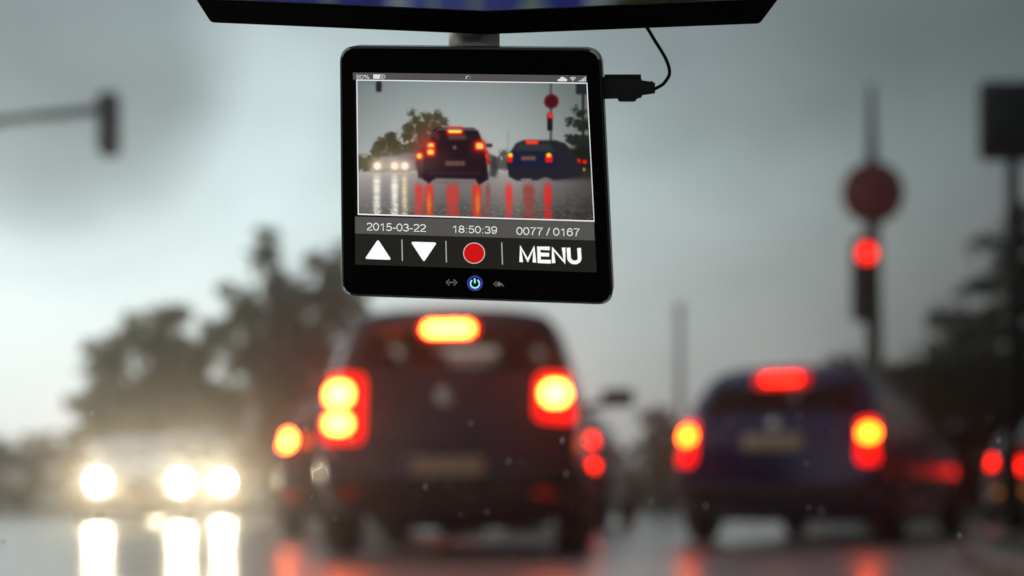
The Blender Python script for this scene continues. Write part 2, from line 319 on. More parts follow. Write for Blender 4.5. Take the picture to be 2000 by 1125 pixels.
def car(name, label, paintm, loc, yaw, sp, feats, rear=None, group=None):
    """sp: L, H, wl, ws, wr, zs(belt), zb, rs (rear slope), kind"""
    Lc, H, wl, ws, wr, zs, zb, rs = (sp[k] for k in ('L', 'H', 'wl', 'ws', 'wr', 'zs', 'zb', 'rs'))
    hd = sp.get('hood', .95)
    t = thing(name, label, 'car', (loc[0], loc[1], 0), yaw, group)
    st = [(.0, rs, zb + .02, zs, H - .03, wl - .05, ws - .03, wr - .04), (.09, rs + .08, zb, zs, H - .005, wl - .01, ws, wr), (.6, rs + .5, zb - .02, zs, H, wl, ws + .01, wr + .01),
          (Lc * .42, Lc * .42, zb - .02, zs - .01, H, wl, ws + .02, wr + .01), (Lc - hd - .30, Lc - hd - .95, zb - .02, zs - .03, H - .03, wl, ws, wr - .02),
          (Lc - hd + .02, Lc - hd + .0, zb - .02, zs - .04, zs + .02, wl, ws, ws - .14), (Lc - .45, Lc - .47, zb, zs - .13, zs - .07, wl - .02, ws - .05, ws - .2),
          (Lc - .07, Lc - .16, zb, zs - .27, zs - .2, wl - .09, ws - .14, ws - .3), (Lc, Lc - .07, zb + .03, zs - .33, zs - .26, wl - .16, ws - .22, ws - .36)]
    bm = bmesh.new(); rings = []; NC = 5; fr = [1, .5, 0, -.5, -1]
    for si, (yl, yh, b0, s0, r0, a, b_, c_) in enumerate(st):
        rows = [(a - .1, b0), (a, b0 + .13), (a + .015, (b0 + s0) / 2), (b_, s0), (b_ + (c_ - b_) * .7, s0 + (r0 - s0) * .75), (c_ - .05, r0)]
        G = []
        for r_, (hw, z) in enumerate(rows):
            row = []
            for c in range(NC):
                f = fr[c]; y = yl + (yh - yl) * max(0, (z - s0) / max(.001, r0 - s0)) if r_ > 3 else yl
                if si == 0: y -= .05 * (1 - f * f) + (.05 if r_ == 1 else 0) + (.02 if r_ in (0, 2) else 0)
                if si == len(st) - 1: y += .10 * (1 - f * f)
                zz = z + (.03 * (1 - f * f) if r_ == 5 else 0)
                per = r_ in (0, 5) or c in (0, NC - 1) or si in (0, len(st) - 1)
                row.append(bm.verts.new((hw * f, y, zz)) if per else None)
            G.append(row)
        rings.append(G)
    def perim(G): return [G[0][c] for c in range(NC)] + [G[r_][NC - 1] for r_ in range(1, 6)] + [G[5][c] for c in range(NC - 2, -1, -1)] + [G[r_][0] for r_ in range(4, 0, -1)]
    P = [perim(G) for G in rings]
    for a, b in zip(P, P[1:]):
        for i in range(len(a)): bm.faces.new((a[i], a[(i + 1) % len(a)], b[(i + 1) % len(a)], b[i]))
    for G in (rings[0], rings[-1]):
        for r_ in range(5):
            for c in range(NC - 1): bm.faces.new((G[r_][c], G[r_][c + 1], G[r_ + 1][c + 1], G[r_ + 1][c]))
    bmesh.ops.recalc_face_normals(bm, faces=bm.faces)
    me = bpy.data.meshes.new('body'); bm.to_mesh(me); bm.free(); me.materials.append(paintm)
    o = bpy.data.objects.new('body', me); C.objects.link(o)
    o.modifiers.new('smooth', 'SUBSURF').levels = 2; o.modifiers[0].render_levels = 2
    dg = bpy.context.evaluated_depsgraph_get(); em = bpy.data.meshes.new_from_object(o.evaluated_get(dg))
    o.modifiers.clear(); o.data = em; em.name = 'body'
    for p in em.polygons: p.use_smooth = True
    vs_ = [v.co.copy() for v in em.vertices]; tree_ = BVHTree.FromPolygons(vs_, [tuple(p.vertices) for p in em.polygons])
    o.parent = t
    if sp.get('hollow'):
        def inp(x, z, q):
            zt3, zw3, wt3, wb3 = q; return zw3 < z < zt3 and abs(x) < wb3 + (wt3 - wb3) * (z - zw3) / (zt3 - zw3)
        bm = bmesh.new(); bm.from_mesh(em); kill = []
        for f in bm.faces:
            c = f.calc_center_median()
            if c.y < rs + .5 and inp(c.x, c.z, sp['hollow']) and f.normal.y < -.2: kill.append(f)
            if Lc - hd - 1.1 < c.y < Lc - hd + .02 and inp(c.x, c.z, (H - .07, zs + .03, wr - .02, ws - .12)) and f.normal.y > .15: kill.append(f)
        bmesh.ops.delete(bm, geom=kill, context='FACES'); bm.to_mesh(em); bm.free()
        for sx in (-1, 1):
            for ys in (Lc * .30, Lc * .52):
                m1 = MB(); m1.rings([[(sx * .34 + a, ys + .1 + dy, zs - .15 + b) for a, b in rr(0, 0, .46 * q, .75 * q, .1, 3)] for dy, q in ((-.05, .9), (0, 1), (.08, .9))]); m1.rings([[(sx * .34 + a, ys + .06 + dy, zs + .30 + b) for a, b in rr(0, 0, .24 * q, .17 * q, .06, 3)] for dy, q in ((-.04, .85), (0, 1), (.05, .85))])
                m1.build('seat', trimM, t)
    AX = {'rear': (Vector((0, 1, 0)), lambda a, b: Vector((a, -3, b))), 'front': (Vector((0, -1, 0)), lambda a, b: Vector((a, Lc + 3, b))),
          'right': (Vector((-1, 0, 0)), lambda a, b: Vector((4, a, b))), 'left': (Vector((1, 0, 0)), lambda a, b: Vector((-4, a, b)))}
    def panel(nm, outline, side, m, off=.006, par=t, dome=0.0, label_=None):
        d, mk_ = AX[side]; n = len(outline); cxx = sum(p[0] for p in outline) / n; czz = sum(p[1] for p in outline) / n
        v = []; fs = []; scs = (1, 1, .85, .6, .3)
        for qi, q in enumerate(scs):
            for (a, b) in outline:
                p = mk_(cxx + (a - cxx) * q, czz + (b - czz) * q); h, nn, _, _ = tree_.ray_cast(p, d)
                if h is None: h = tree_.find_nearest(p + d * 3)[0]
                v.append(h - d * (off + dome * (1 - q * q)) if qi else h + d * .012)
        for k in range(len(scs) - 1):
            for i in range(n): fs.append((k * n + i, k * n + (i + 1) % n, (k + 1) * n + (i + 1) % n, (k + 1) * n + i))
        fs.append(tuple((len(scs) - 1) * n + i for i in range(n)))
        ob = meshobj(nm, v, fs, m, par)
        if label_: ob['label'] = label_
        return ob
    # windows
    zt = H - .10; zw = zs + .05
    wb, wt = ws - .10, wr - .045
    if sp.get('rw'): zw2, zt2, wb2, wt2 = sp['rw']
    else: zw2, zt2, wb2, wt2 = zw, zt, wb, wt
    panel('rear_window', roundpoly([(-wb2, zw2), (wb2, zw2), (wt2, zt2), (-wt2, zt2)], .05, 4), 'rear', clearM if sp.get('hollow') else glassM)
    panel('windscreen', roundpoly([(-wb, zw), (wb, zw), (wt, zt - .02), (-wt, zt - .02)], .05, 4), 'front', clearM if sp.get('hollow') else glassM)
    yb, yf = rs + .25, Lc - hd - .95
    for sd_ in ('left', 'right'):
        a0, a1 = yb + .1, Lc * .42 - .05
        panel('side_window', roundpoly([(a0 - .12, zs + .06), (a1, zs + .04), (a1, zt + .01), (a0 + .12, zt)], .04, 3), sd_, glassM)
        b0, b1 = Lc * .42 + .05, Lc - hd - .40
        panel('side_window', roundpoly([(b0, zs + .04), (b1, zs + .03), (yf + .12, zt - .03), (b0, zt + .01)], .04, 3), sd_, glassM)
        hx = panel('door_handle', rr(Lc * .42 - .2, zs - .1, .16, .03, .012, 2), sd_, paintm, .02)
    # wheels
    wr_ = sp.get('wheel', .31)
    for yw in (sp.get('ya', .68), Lc - .78):
        for sx in (-1, 1):
            arch = [(yw + (wr_ + .06) * math.cos(R(a)), max(zb + .03, wr_ + (wr_ + .06) * math.sin(R(a)))) for a in range(-20, 201, 20)]
            panel('wheel_arch', arch, 'right' if sx > 0 else 'left', trimM, .004)
            wh = thing('wheel', None, None, (sx * (wl - .075), yw, wr_)); wh.parent = t
            m1 = MB(); m1.lathe([(wr_ * .62, -.1), (wr_ * .93, -.1), (wr_, -.07), (wr_, .07), (wr_ * .93, .1), (wr_ * .62, .1)], (1, 0, 0)); m1.build('tyre', tyreM, wh)
            m2 = MB(); m2.lathe([(wr_ * .64, sx * .02), (wr_ * .64, sx * .095), (wr_ * .58, sx * .098), (wr_ * .54, sx * .06), (wr_ * .2, sx * .055), (wr_ * .12, sx * .085), (.01, sx * .09)], (1, 0, 0))
            for q in range(5):
                a = q * 2 * math.pi / 5; c_, s_ = math.cos(a), math.sin(a)
                m2.tube([(sx * .085, c_ * wr_ * .1, s_ * wr_ * .1), (sx * .085, c_ * wr_ * .58, s_ * wr_ * .58)], .025, 6)
            m2.build('rim', rimM, wh)
    # wing mirrors
    for sx in (-1, 1):
        ym = Lc - hd - .42
        m1 = MB(); mx = sx * (ws + sp.get('mo', .13)); zc = zs + sp.get('mz', .08)
        m1.rings([[(mx + a, ym + dy, zc + b) for a, b in rr(0, 0, sc * sp.get('mw', .2), sc * .14, .045 * sc, 3)] for dy, sc in ((0, .9), (.015, 1), (.06, .95), (.1, .6), (.12, .25))])
        m1.tube([(sx * (ws - .06), ym + .06, zs - .03), (mx, ym + .06, zc - .03)], .03, 8)
        mm = m1.build('wing_mirror', paintm if sp.get('pm') else trimM, t)
        m2 = MB(); m2.rings([[(mx + a, ym - dy, zc + b) for a, b in rr(0, 0, .15, .1, .03, 3)] for dy in (-.004, .004)]); m2.build('mirror_glass', chrome if False else glassM, mm)
    # bumpers and underside
    panel('bumper', roundpoly([(-wl + .07, zb + .05), (wl - .07, zb + .05), (wl - .05, zb + .27), (-wl + .05, zb + .27)], .05, 4), 'rear', sp.get('bump', trimM), .03)
    panel('front_bumper', roundpoly([(-wl + .2, zb + .06), (wl - .2, zb + .06), (wl - .2, zb + .2), (-wl + .2, zb + .2)], .04, 4), 'front', trimM, .015)
    ub = MB(); ub.box((-wl + .3, .35, zb - .07), (wl - .3, Lc - .4, zb + .02)); ub.tube([(wl - .42, .02, zb - .02), (wl - .42, 1.2, zb - .02)], .03, 8); ub.tube([(-wl + .15, sp.get('ya', .68), .3), (wl - .15, sp.get('ya', .68), .3)], .05, 8)
    ub.build('underbody', trimM, t)
    feats(t, panel)
    return t
def tinted(name, tint):
    m = bpy.data.materials.new(name); m.use_nodes = True; t = m.node_tree; b = t.nodes['Principled BSDF']
    b.inputs['Base Color'].default_value = (.01, .01, .01, 1); b.inputs['Roughness'].default_value = .05
    tr = nd(t, 'ShaderNodeBsdfTransparent'); tr.inputs[0].default_value = (*tint, 1); mx = nd(t, 'ShaderNodeMixShader'); mx.inputs[0].default_value = .8
    t.links.new(b.outputs[0], mx.inputs[1]); t.links.new(tr.outputs[0], mx.inputs[2]); t.links.new(mx.outputs[0], t.nodes['Material Output'].inputs[0]); return m
clearM = tinted('tinted_glass', (.48, .45, .43))
def plate(panel, par_side, cx_, cz_, w_=.5, h_=.115, m=None, band=True):
    p = panel('number_plate', rr(cx_, cz_, w_, h_, .012, 2), par_side, m or plateY, .035)
    if band: panel('country_band', rr(cx_ - w_ / 2 + .024, cz_, .034, h_ - .016, .005, 2), par_side, plateB, .039, p)
    return p
def badge(panel, z, side='rear'): return panel('badge', rr(0, z, .11, .11, .054, 4), side, chrome, .012, dome=.01)

# --- black hatchback directly ahead
plum = mat('black_plum_paint', (.009, .011, .036), .22, .1, .5, coat=.6, var=.1, vs=3)
def f_main(t, P):
    for sx in (-1, 1):
        h = P('tail_light', roundpoly([(.56, .86), (.83, .84), (.80, 1.16), (.56, 1.16)] if sx > 0 else [(-.83, .72), (-.52, .72), (-.52, 1.16), (-.80, 1.16)], .07, 4), 'rear', redLens, .012)
        P('brake_bulb', rr(sx * .685, 1.03, .16, .14, .062, 5), 'rear', bulbHot, .02, h)
        if sx < 0: P('brake_bulb', rr(-.685, .843, .16, .105, .05, 5), 'rear', bulbHot, .02, h)
    h = P('high_brake_light', rr(0, 1.452, .36, .11, .05, 5), 'rear', redLens, .03)
    P('brake_bulb', rr(0, 1.452, .30, .07, .036, 5), 'rear', bulbHot, .04, h)
    badge(P, 1.01); plate(P, 'rear', 0, .575)
    P('tailgate_seam', rr(0, .73, 1.1, .012, .005, 1), 'rear', trimM, .004)
    P('handle', rr(0, .68, .3, .035, .015, 2), 'rear', trimM, .02)
    for sx in (-1, 1): P('reflector', rr(sx * .62, .40, .14, .04, .015, 2), 'rear', redLens2, .036)
    P('headlight', rr(-.5, .72, .3, .16, .06, 3), 'front', headLens, .01); P('headlight', rr(.5, .72, .3, .16, .06, 3), 'front', headLens, .01)
    wv = MB(); wv.tube([(-.02, .02, 1.2), (.22, .06, 1.25), (.45, .06, 1.22)], .008, 6); wv.build('wiper', trimM, t)
    # head restraints seen through the rear glass are built with the seats
car('hatchback', 'black hatchback with glowing brake lights directly below the dash camera', plum, (W(872, 980, 10).x, 10), R(-4),
    dict(L=3.95, H=1.60, wl=.84, ws=.80, wr=.66, zs=1.12, zb=.24, rs=.26, hollow=(1.48, 1.19, .52, .62), rw=(1.16, 1.51, .68, .58), mo=.27, mz=.05, mw=.26, wheel=.32), f_main, group='cars waiting at the lights')
# --- blue estate to the right
blue = mat('deep_blue_paint', (.003, .016, .11), .2, .2, .5, coat=.7, var=.1, vs=3)
def f_blue(t, P):
    for sx in (-1, 1):
        o_ = [(sx * .69, .66), (sx * .85, .66), (sx * .86, 1.03), (sx * .68, 1.03)]
        if sx < 0: o_ = [o_[1], o_[0], o_[3], o_[2]]
        h = P('tail_light', roundpoly(o_, .05, 4), 'rear', glow('red_lens_blue_car', (2.4, .012, .008)), .012)
        P('brake_bulb', rr(sx * .77, .91, .135, .13, .062, 5), 'rear', bulbMid, .022, h)
    h = P('high_brake_light', rr(-.0, 1.385, .46, .14, .05, 5), 'rear', glow('red_high_lens', (.9, .012, .006)), .03)
    P('brake_bulb', rr(0, 1.385, .32, .07, .03, 5), 'rear', bulbRed, .04, h)
    badge(P, 1.0); plate(P, 'rear', 0, .845, .5, .13, None, False)
    P('tailgate_seam', rr(0, .62, 1.2, .012, .005, 1), 'rear', trimM, .004)
    for sx in (-1, 1): P('headlight', rr(sx * .52, .68, .32, .16, .06, 3), 'front', headLens, .01)
    for sx in (-1, 1):
        rl = MB(); rl.tube([(sx * .56, .7, 1.47), (sx * .56, .75, 1.51), (sx * .56, 2.3, 1.51), (sx * .56, 2.35, 1.46)], .012, 6); rl.build('roof_rail', trimM, t)
car('estate_car', 'dark blue estate car with lit brake lights in front of the traffic light pole', blue, (W(1514, 980, 13.2).x, 13.2), R(-24),
    dict(L=4.8, H=1.50, wl=.90, ws=.86, wr=.66, zs=1.0, zb=.25, rs=.36, hollow=(1.34, 1.08, .56, .66), rw=(1.05, 1.37, .70, .60), hood=1.05), f_blue, group='cars waiting at the lights')
# --- dark red car ahead of the hatchback, on its left
dred = mat('dark_red_paint', (.05, .009, .010), .25, .1, .5, coat=.6, var=.1, vs=3)
def f_left(t, P):
    for sx in (-1, 1):
        h = P('tail_light', rr(sx * .74, .97, .22, .24, .06, 4), 'rear', redLens2, .012)
        P('brake_bulb', rr(sx * .77, .96, .17, .17, .08, 5), 'rear', bulbHot, .022, h)
        P('reverse_bulb', rr(sx * .575, .95, .10, .10, .045, 5), 'rear', bulbOr, .022, h)
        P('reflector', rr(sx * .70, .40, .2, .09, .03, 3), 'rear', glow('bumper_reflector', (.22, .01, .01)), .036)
    plate(P, 'rear', 0, .6); badge(P, 1.0)
    for sx in (-1, 1): P('headlight', rr(sx * .5, .7, .3, .16, .06, 3), 'front', headLens, .01)
car('saloon_car', 'dark red car with a round yellow lamp, half hidden left of the black hatchback', dred, (W(708, 980, 15.6).x, 15.6), R(-2),
    dict(L=4.1, H=1.42, wl=.87, ws=.83, wr=.64, zs=1.0, zb=.24, rs=.5), f_left, group='cars waiting at the lights')
# --- dark car further ahead, its right side showing past the hatchback
grey = mat('dark_grey_paint', (.05, .05, .052), .25, .2, .5, coat=.6, var=.1, vs=3)
def f_far(t, P):
    for sx in (-1, 1):
        h = P('tail_light', rr(sx * .80, .98, .13, .56, .05, 4), 'rear', redLens2, .012)
        P('brake_bulb', rr(sx * .80, 1.12, .12, .14, .055, 5), 'rear', bulbRed, .022, h)
        P('brake_bulb', rr(sx * .80, .79, .12, .14, .055, 5), 'rear', bulbRed, .022, h)
    plate(P, 'rear', 0, .7); badge(P, 1.0)
    for sx in (-1, 1): P('headlight', rr(sx * .52, .75, .3, .16, .06, 3), 'front', headLens, .01)
car('off_road_car', 'dark grey car with two stacked red lamps, half hidden right of the black hatchback', grey, (W(1030, 980, 19).x + .01, 19.6), R(-11),
    dict(L=4.3, H=1.55, wl=.89, ws=.86, wr=.66, zs=1.02, zb=.28, rs=.4, wheel=.35), f_far, group='cars waiting at the lights')
# --- oncoming cars
silver = mat('silver_paint', (.42, .42, .44), .25, .6, .5, coat=.6, var=.05, vs=3); lilac = mat('pale_grey_paint', (.36, .35, .40), .25, .3, .5, coat=.6, var=.05, vs=3)
def f_on(lx, lz, bulbs=(-1, 1)):
    def f(t, P):
        for sx in (-1, 1):
            h = P('headlight', rr(sx * lx, lz, .34, .2, .08, 4), 'front', headLens, .01)
            if sx in bulbs: P('lit_bulb', rr(sx * (lx + .01), lz, .22, .22, .108, 5), 'front', headM, .03, h)
            P('indicator', rr(sx * (lx + .05), lz + .17, .16, .05, .02, 3), 'front', amberM, .012)
            P('tail_light', rr(sx * .72, .9, .16, .3, .05, 4), 'rear', mat('unlit_red_lens', (.2, .01, .01), .2), .012)
        P('grille', rr(0, lz, .55, .12, .04, 3), 'front', trimM, .012); plate(P, 'front', 0, .42)
        badge(P, lz + .13, 'front')
    return f
def oncoming(name, label, pm, px, y, yaw, sp, f):
    a = R(180) + yaw; p = W(px, 980, y); d = Vector((-math.sin(a), math.cos(a), 0))   # heading
    return car(name, label, pm, (p.x - d.x * sp['L'], p.y - d.y * sp['L']), a, sp, f, group='oncoming cars with headlights on')
oncoming('silver_car', 'silver oncoming car with two blazing headlights, leftmost car in the picture', silver, 273, 24, R(13),
         dict(L=4.1, H=1.42, wl=.87, ws=.83, wr=.62, zs=.95, zb=.24, rs=.5), f_on(.605, .655))
oncoming('people_carrier', 'pale grey oncoming people carrier half hidden behind the silver car', lilac, 372, 30.2, R(9),
         dict(L=4.5, H=1.78, wl=.92, ws=.88, wr=.70, zs=1.12, zb=.26, rs=.3), f_on(.60, .73, (-1, 1)))
# --- far right cars in the shade
ink_p = mat('black_paint', (.008, .009, .012), .2, .1, .5, coat=.6)
def f_r(bx_):
    def f(t, P):
        for sx in (-1, 1):
            h = P('tail_light', rr(sx * .78, .88, .16, .3, .05, 4), 'rear', redLens2, .012)
            P('brake_bulb', rr(sx * .79, bx_, .13, .17, .06, 5), 'rear', bulbRed, .022, h)
        P('fog_light', rr(-.70, .48, .1, .1, .045, 4), 'rear', amberM, .036)
        plate(P, 'rear', 0, .7)
        for sx in (-1, 1): P('headlight', rr(sx * .5, .68, .3, .16, .06, 3), 'front', headLens, .01)
    return f
spR = dict(L=4.2, H=1.45, wl=.87, ws=.83, wr=.62, zs=.98, zb=.24, rs=.5)
car('dark_car', 'black car in the shade, its red lamp nearest to the blue estate', ink_p, (W(2046, 980, 23).x, 23), R(-18), spR, f_r(.935), group='cars waiting at the lights')
car('dark_car', 'black car cut by the right edge with a red lamp above a small amber light', ink_p, (W(2130, 980, 18.3).x, 18.3), R(-18), spR, f_r(.77), group='cars waiting at the lights')

# ------------------------------------------------------------------ street furniture
poleM = mat('painted_pole', (.05, .052, .05), .4, .3, var=.2, vs=5); headBlk = mat('signal_housing', (.009, .009, .011), .6, 0, .15)
def signal_head(par, c, h, wd, lit=None, m=headBlk, facing=-1):
    sh = MB(); x, y, z = c
    sh.rings([[(x + a, y + dy, z + b) for a, b in rr(0, 0, wd * s_, h * (1 - (1 - s_) * .3), min(wd, h) * .35 * s_, 4)] for dy, s_ in ((-.1, .92), (-.08, 1), (.08, 1), (.11, .85))])
    hd_ = sh.build('signal_head', m, par)
    for k, dz in enumerate((h * .29, 0, -h * .29)):
        v = MB(); r = wd * .36
        vis = [[(x + (r + .02) * math.cos(R(a)), y - .1 - dl * .16, z + dz + (r + .02) * math.sin(R(a)) + .01) for a in range(-10, 191, 20)] for dl in (0, 1)]
        n = len(vis[0]); v.add(vis[0] + vis[1] + [(p[0] * 1 + 0, p[1], p[2] + .008) for p in vis[0] + vis[1]],
            [(i, i + 1, n + i + 1, n + i) for i in range(n - 1)] + [(2 * n + i, 2 * n + i + 1, 3 * n + i + 1, 3 * n + i) for i in range(n - 1)])
        v.build('visor', m, hd_)
        ln = MB(); ln.lathe([(r, 0), (r * .8, .02), (r * .4, .03), (.005, .033)], (0, -1, 0), (x, y - .1, z + dz), 20)
        cols = ('red', 'amber', 'green')[k]
        ln.build('lens', lit if (lit and k == 0) else mat('unlit_lens_' + cols, {'red': (.05, .006, .005), 'amber': (.05, .025, .004), 'green': (.006, .04, .02)}[cols], .15), hd_)
    return hd_
Yp = 19.0; pb = W(1706, 980, Yp)
tl = thing('traffic_light', 'red traffic light on a tall tapering pole under a round dark red sign', 'traffic light', (pb.x, Yp, 0))
mb = MB(); mb.tube([(0, 0, 0), (0, 0, .4), (0, 0, .45), (0, 0, 2.2), (-.02, 0, 4.2), (-.03, 0, W(0, 165, Yp).z)], [.15, .15, .11, .105, .085, .03], 14); mb.build('pole', poleM, tl)
zsn = W(0, 380, Yp).z
mb = MB(); mb.lathe([(.36, -.01), (.375, 0), (.375, .02), (.36, .03)], (0, -1, 0), (-.03, -.09, zsn), 36)
sgn = mb.build('round_sign', mat('dark_red_sign', (.38, .003, .015), .4), tl)
mb = MB(); mb.box((-.05, -.1, zsn - .2), (-.01, .0, zsn - .15)); mb.box((-.05, -.1, zsn + .15), (-.01, .0, zsn + .2)); mb.build('sign_clamp', poleM, sgn)
mb = MB(); a_ = [[Vector((-.03 + r_ * math.cos(2 * math.pi * k / 36), -.121 - h_, zsn + r_ * math.sin(2 * math.pi * k / 36))) for k in range(36)] for r_, h_ in ((.348, 0), (.348, .004), (.31, .004), (.31, 0))]
mb.rings(a_, cap=False); mb.build('sign_rim', mat('sign_rim_red', (.10, .01, .015), .4), sgn)
zc = W(0, 548, Yp).z
signal_head(tl, (-.13, -.12, zc), 1.02, .30, glow('red_signal', (3.2, .05, .03)))
mb = MB(); mb.box((-.2, -.03, zc + .3), (0, .03, zc + .34)); mb.box((-.2, -.03, zc - .34), (0, .03, zc - .3)); mb.build('bracket', poleM, tl)
# overhead signal at left on its mast arm
Yp = 23.0; hp = W(213, 243, Yp); al = W(-330, 268, Yp)
ta = thing('overhead_traffic_light', 'dark signal head hanging at the end of the mast arm at upper left', 'traffic light', (al.x, Yp, 0))
mb = MB(); armz = W(0, 214, Yp).z
mb.tube([(0, 0, 0), (0, 0, 3), (0, 0, 5.2), (.35, 0, al.z - .1)], [.14, .12, .11, .09], 14); mb.build('pole', poleM, ta)
mb = MB(); e0 = Vector((.3, 0, al.z - .12)); e1 = Vector((hp.x - al.x - .12, 0, armz)); mb.tube([e0, e0.lerp(e1, .5) + Vector((0, 0, .04)), e1], [.1, .085, .07], 12)
mb.build('mast_arm', mat('galvanised_arm', (.16, .19, .2), .4, .5), ta)
signal_head(ta, (hp.x - al.x, 0, hp.z), .93, .30)
# dark rectangular sign at right
Yp = 12.0; sp_ = W(1978, 980, Yp)
rs_ = thing('road_sign', 'large dark rectangular sign on a slim pole cut off by the right edge', 'sign', (sp_.x, Yp, 0))
z0, z1 = W(0, 318, Yp).z, W(0, 165, Yp).z
mb = MB(); mb.tube([(0, 0, 0), (0, 0, 2), (0, 0, z1 - .05)], [.05, .05, .045], 12); mb.build('pole', headBlk, rs_)
mb = MB(); x0 = W(1905, 0, Yp).x - sp_.x
mb.rings([[(x0 + .42 + a, dy, (z0 + z1) / 2 + b) for a, b in rr(0, 0, .84 * s_, (z1 - z0) * s_, .06, 4)] for dy, s_ in ((-.12, .97), (-.1, 1), (-.06, 1), (-.05, .98))])
pn = mb.build('sign_panel', mat('sign_back', (.012, .013, .018), .5), rs_)
mb = MB(); mb.box((x0 + .06, -.049, z0 + .12), (x0 + .78, -.025, z0 + .16)); mb.box((x0 + .06, -.049, z1 - .16), (x0 + .78, -.025, z1 - .12)); mb.build('stiffening_rail', poleM, pn)
# faint far lamp post
Yp = 72.0; lp = W(1327, 980, Yp)
lt = thing('street_lamp', 'faint thin lamp post far off between the two braking cars', 'street lamp', (lp.x, Yp, 0))
mb = MB(); mb.tube([(0, 0, 0), (0, 0, 5), (0, 0, W(0, 610, Yp).z)], [.2, .18, .16], 10); mb.build('post', mat('far_post', (.30, .30, .30), .5), lt)
mb = MB(); mb.lathe([(.17, 0), (.24, .1), (.2, .35), (.05, .42)], (0, 0, 1), (0, 0, W(0, 610, Yp).z)); mb.build('lamp_head', mat('far_post', (.12, .12, .12), .5), lt)
# blue direction signs behind the camera, seen only in the rear view mirror
sblue = mat('sign_blue', (.03, .04, .42), .35, var=.08, vs=2); swhite = mat('sign_green_white', (.28, .36, .24), .4)
gt = thing('direction_sign', 'blue direction sign with pale arrows reflected in the rear view mirror', 'sign', (0, -14, 0))
mb = MB()
mb.tube([(-6.5, -.2, 0), (-6.5, -.2, 6.9)], .15, 12); mb.tube([(5.0, -.2, 0), (5.0, -.2, 6.9)], .15, 12); mb.tube([(-6.5, -.2, 6.8), (5.0, -.2, 6.8)], .12, 12); mb.tube([(-6.5, -.2, 4.7), (5.0, -.2, 4.7)], .08, 12)
mb.build('gantry', poleM, gt)
for (xa, xb) in ((-4.6, -1.22), (-1.0, .72)):
    mb = MB(); mb.box((xa, -.06, 4.35), (xb, 0, 6.75)); p = bevel(mb.build('sign_panel', sblue, gt), .02)
    def arrow(cx_, z_, s_):
        a = MB(); a.box((cx_ - .05 * s_, .0, z_ - .5 * s_), (cx_ + .05 * s_, .006, z_ + .2 * s_)); a.add([(cx_ - .22 * s_, .007, z_ + .15 * s_), (cx_ + .22 * s_, .007, z_ + .15 * s_), (cx_, .007, z_ + .5 * s_)], [(0, 1, 2)]); a.build('arrow', swhite, p, False)
    if xa < -2:
        arrow(-3.6, 5.3, 1); arrow(-2.6, 5.3, 1); arrow(-1.8, 5.3, 1)
    else:
        arrow(-.77, 5.3, .8); arrow(-.36, 5.3, .9); arrow(.2, 4.92, .9)
        a = MB(); a.tube([(-.55, .006, 5.0), (-.53, .006, 5.35), (-.18, .006, 5.35), (-.16, .006, 5.0)], .012, 6); a.build('outline', swhite, p)
Yd = 18; rnd = random.Random(5)
tree('broadleaf_tree', 'olive tree behind the driver seen at the right end of the mirror reflection', 'tree', 2.35, -24, [(-.25, 0, 7.6, 1.1), (.5, .3, 6.6, 1.3), (-.5, .2, 5.7, 1.1), (.1, 0, 8.4, .8), (1, 0, 5.4, 1)], 2600, .2, LG1, .2, 9)

# ------------------------------------------------------------------ dash camera
NP = Vector((.1264, .9684, -.2148)); P0 = W(663, 89.5, .75); ND = NP.dot(P0 - Vector((0, 0, EYE)))
WV = None
def D(px, py, d=0.0):
    r = Vector(((px - HX) / F, 1, (HY - py) / F)); q = r * (ND / NP.dot(r)) + Vector((0, 0, EYE))
    return q + WV * d
q0 = Vector((0, 0, EYE))
WV = Vector((0, 0, 0)); pc = D(930, 340); pt = W(930 + 8, 340 - 8, pc.y + .0135); WV = (pt - pc) / .014
OUT = [(663, 89.5), (1174, 94.3), (1198, 596), (667, 578)]
def inset(k): 
    (a, b, c, d) = OUT
    return [(a[0] + k, a[1] + k), (b[0] - k, b[1] + k), (c[0] - k, c[1] - k), (d[0] + k, d[1] - k)]
def outl(k): return roundpoly(inset(k), [34 - k, 38 - k, 30 - k, 30 - k], 8)
def mm(v): return v * .001
MY0 = .752
dc = thing('dash_camera', 'black square dash camera with a lit touch screen hanging under the rear view mirror', 'dash camera', (0, 0, 0))
dc.location = D(930, 340, .007)
INV = Matrix.Translation(-dc.location)
def dbuild(mbd, name, m, par=None, smooth=True, base=None):
    o = mbd.build(name, m, None, smooth); b = base or dc
    for v in o.data.vertices: v.co = v.co - b.location if par is None else v.co - b.location
    o.parent = par or b; return o
blackGlass = mat('black_screen_glass', (.001, .001, .0015), .3, 0, .04); rimMat = mat('dark_rim_metal', (.12, .115, .105), .12, .95); shellM = mat('camera_shell', (.035, .033, .03), .2, .8, var=.1, vs=80)
mb = MB(); ring = lambda k, d: [D(x, y, mm(d)) for x, y in outl(k)]
mb.rings([ring(4.5, 0), ring(4.5, 1.5)]); dbuild(mb, 'front_glass', blackGlass, smooth=False)
mb = MB(); mb.rings([ring(4.5, -.15), ring(1.5, -.15), ring(0, .6), ring(0, 4.2), ring(3, 4.6), ring(8, 4.6)], cap=False); dbuild(mb, 'rim', rimMat)
for k in range(4):  # polished metal corner strips, their glints put into the near-white colour
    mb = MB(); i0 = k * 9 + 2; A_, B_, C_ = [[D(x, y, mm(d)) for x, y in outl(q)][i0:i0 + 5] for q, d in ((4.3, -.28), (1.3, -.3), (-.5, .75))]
    mb.add(A_ + B_ + C_, [(i, i + 1, 5 + i + 1, 5 + i) for i in range(4)] + [(5 + i, 5 + i + 1, 10 + i + 1, 10 + i) for i in range(4)]); dbuild(mb, 'corner_glint_trim', mat('polished_corner_glint', (.92, .91, .88), .3, .35))
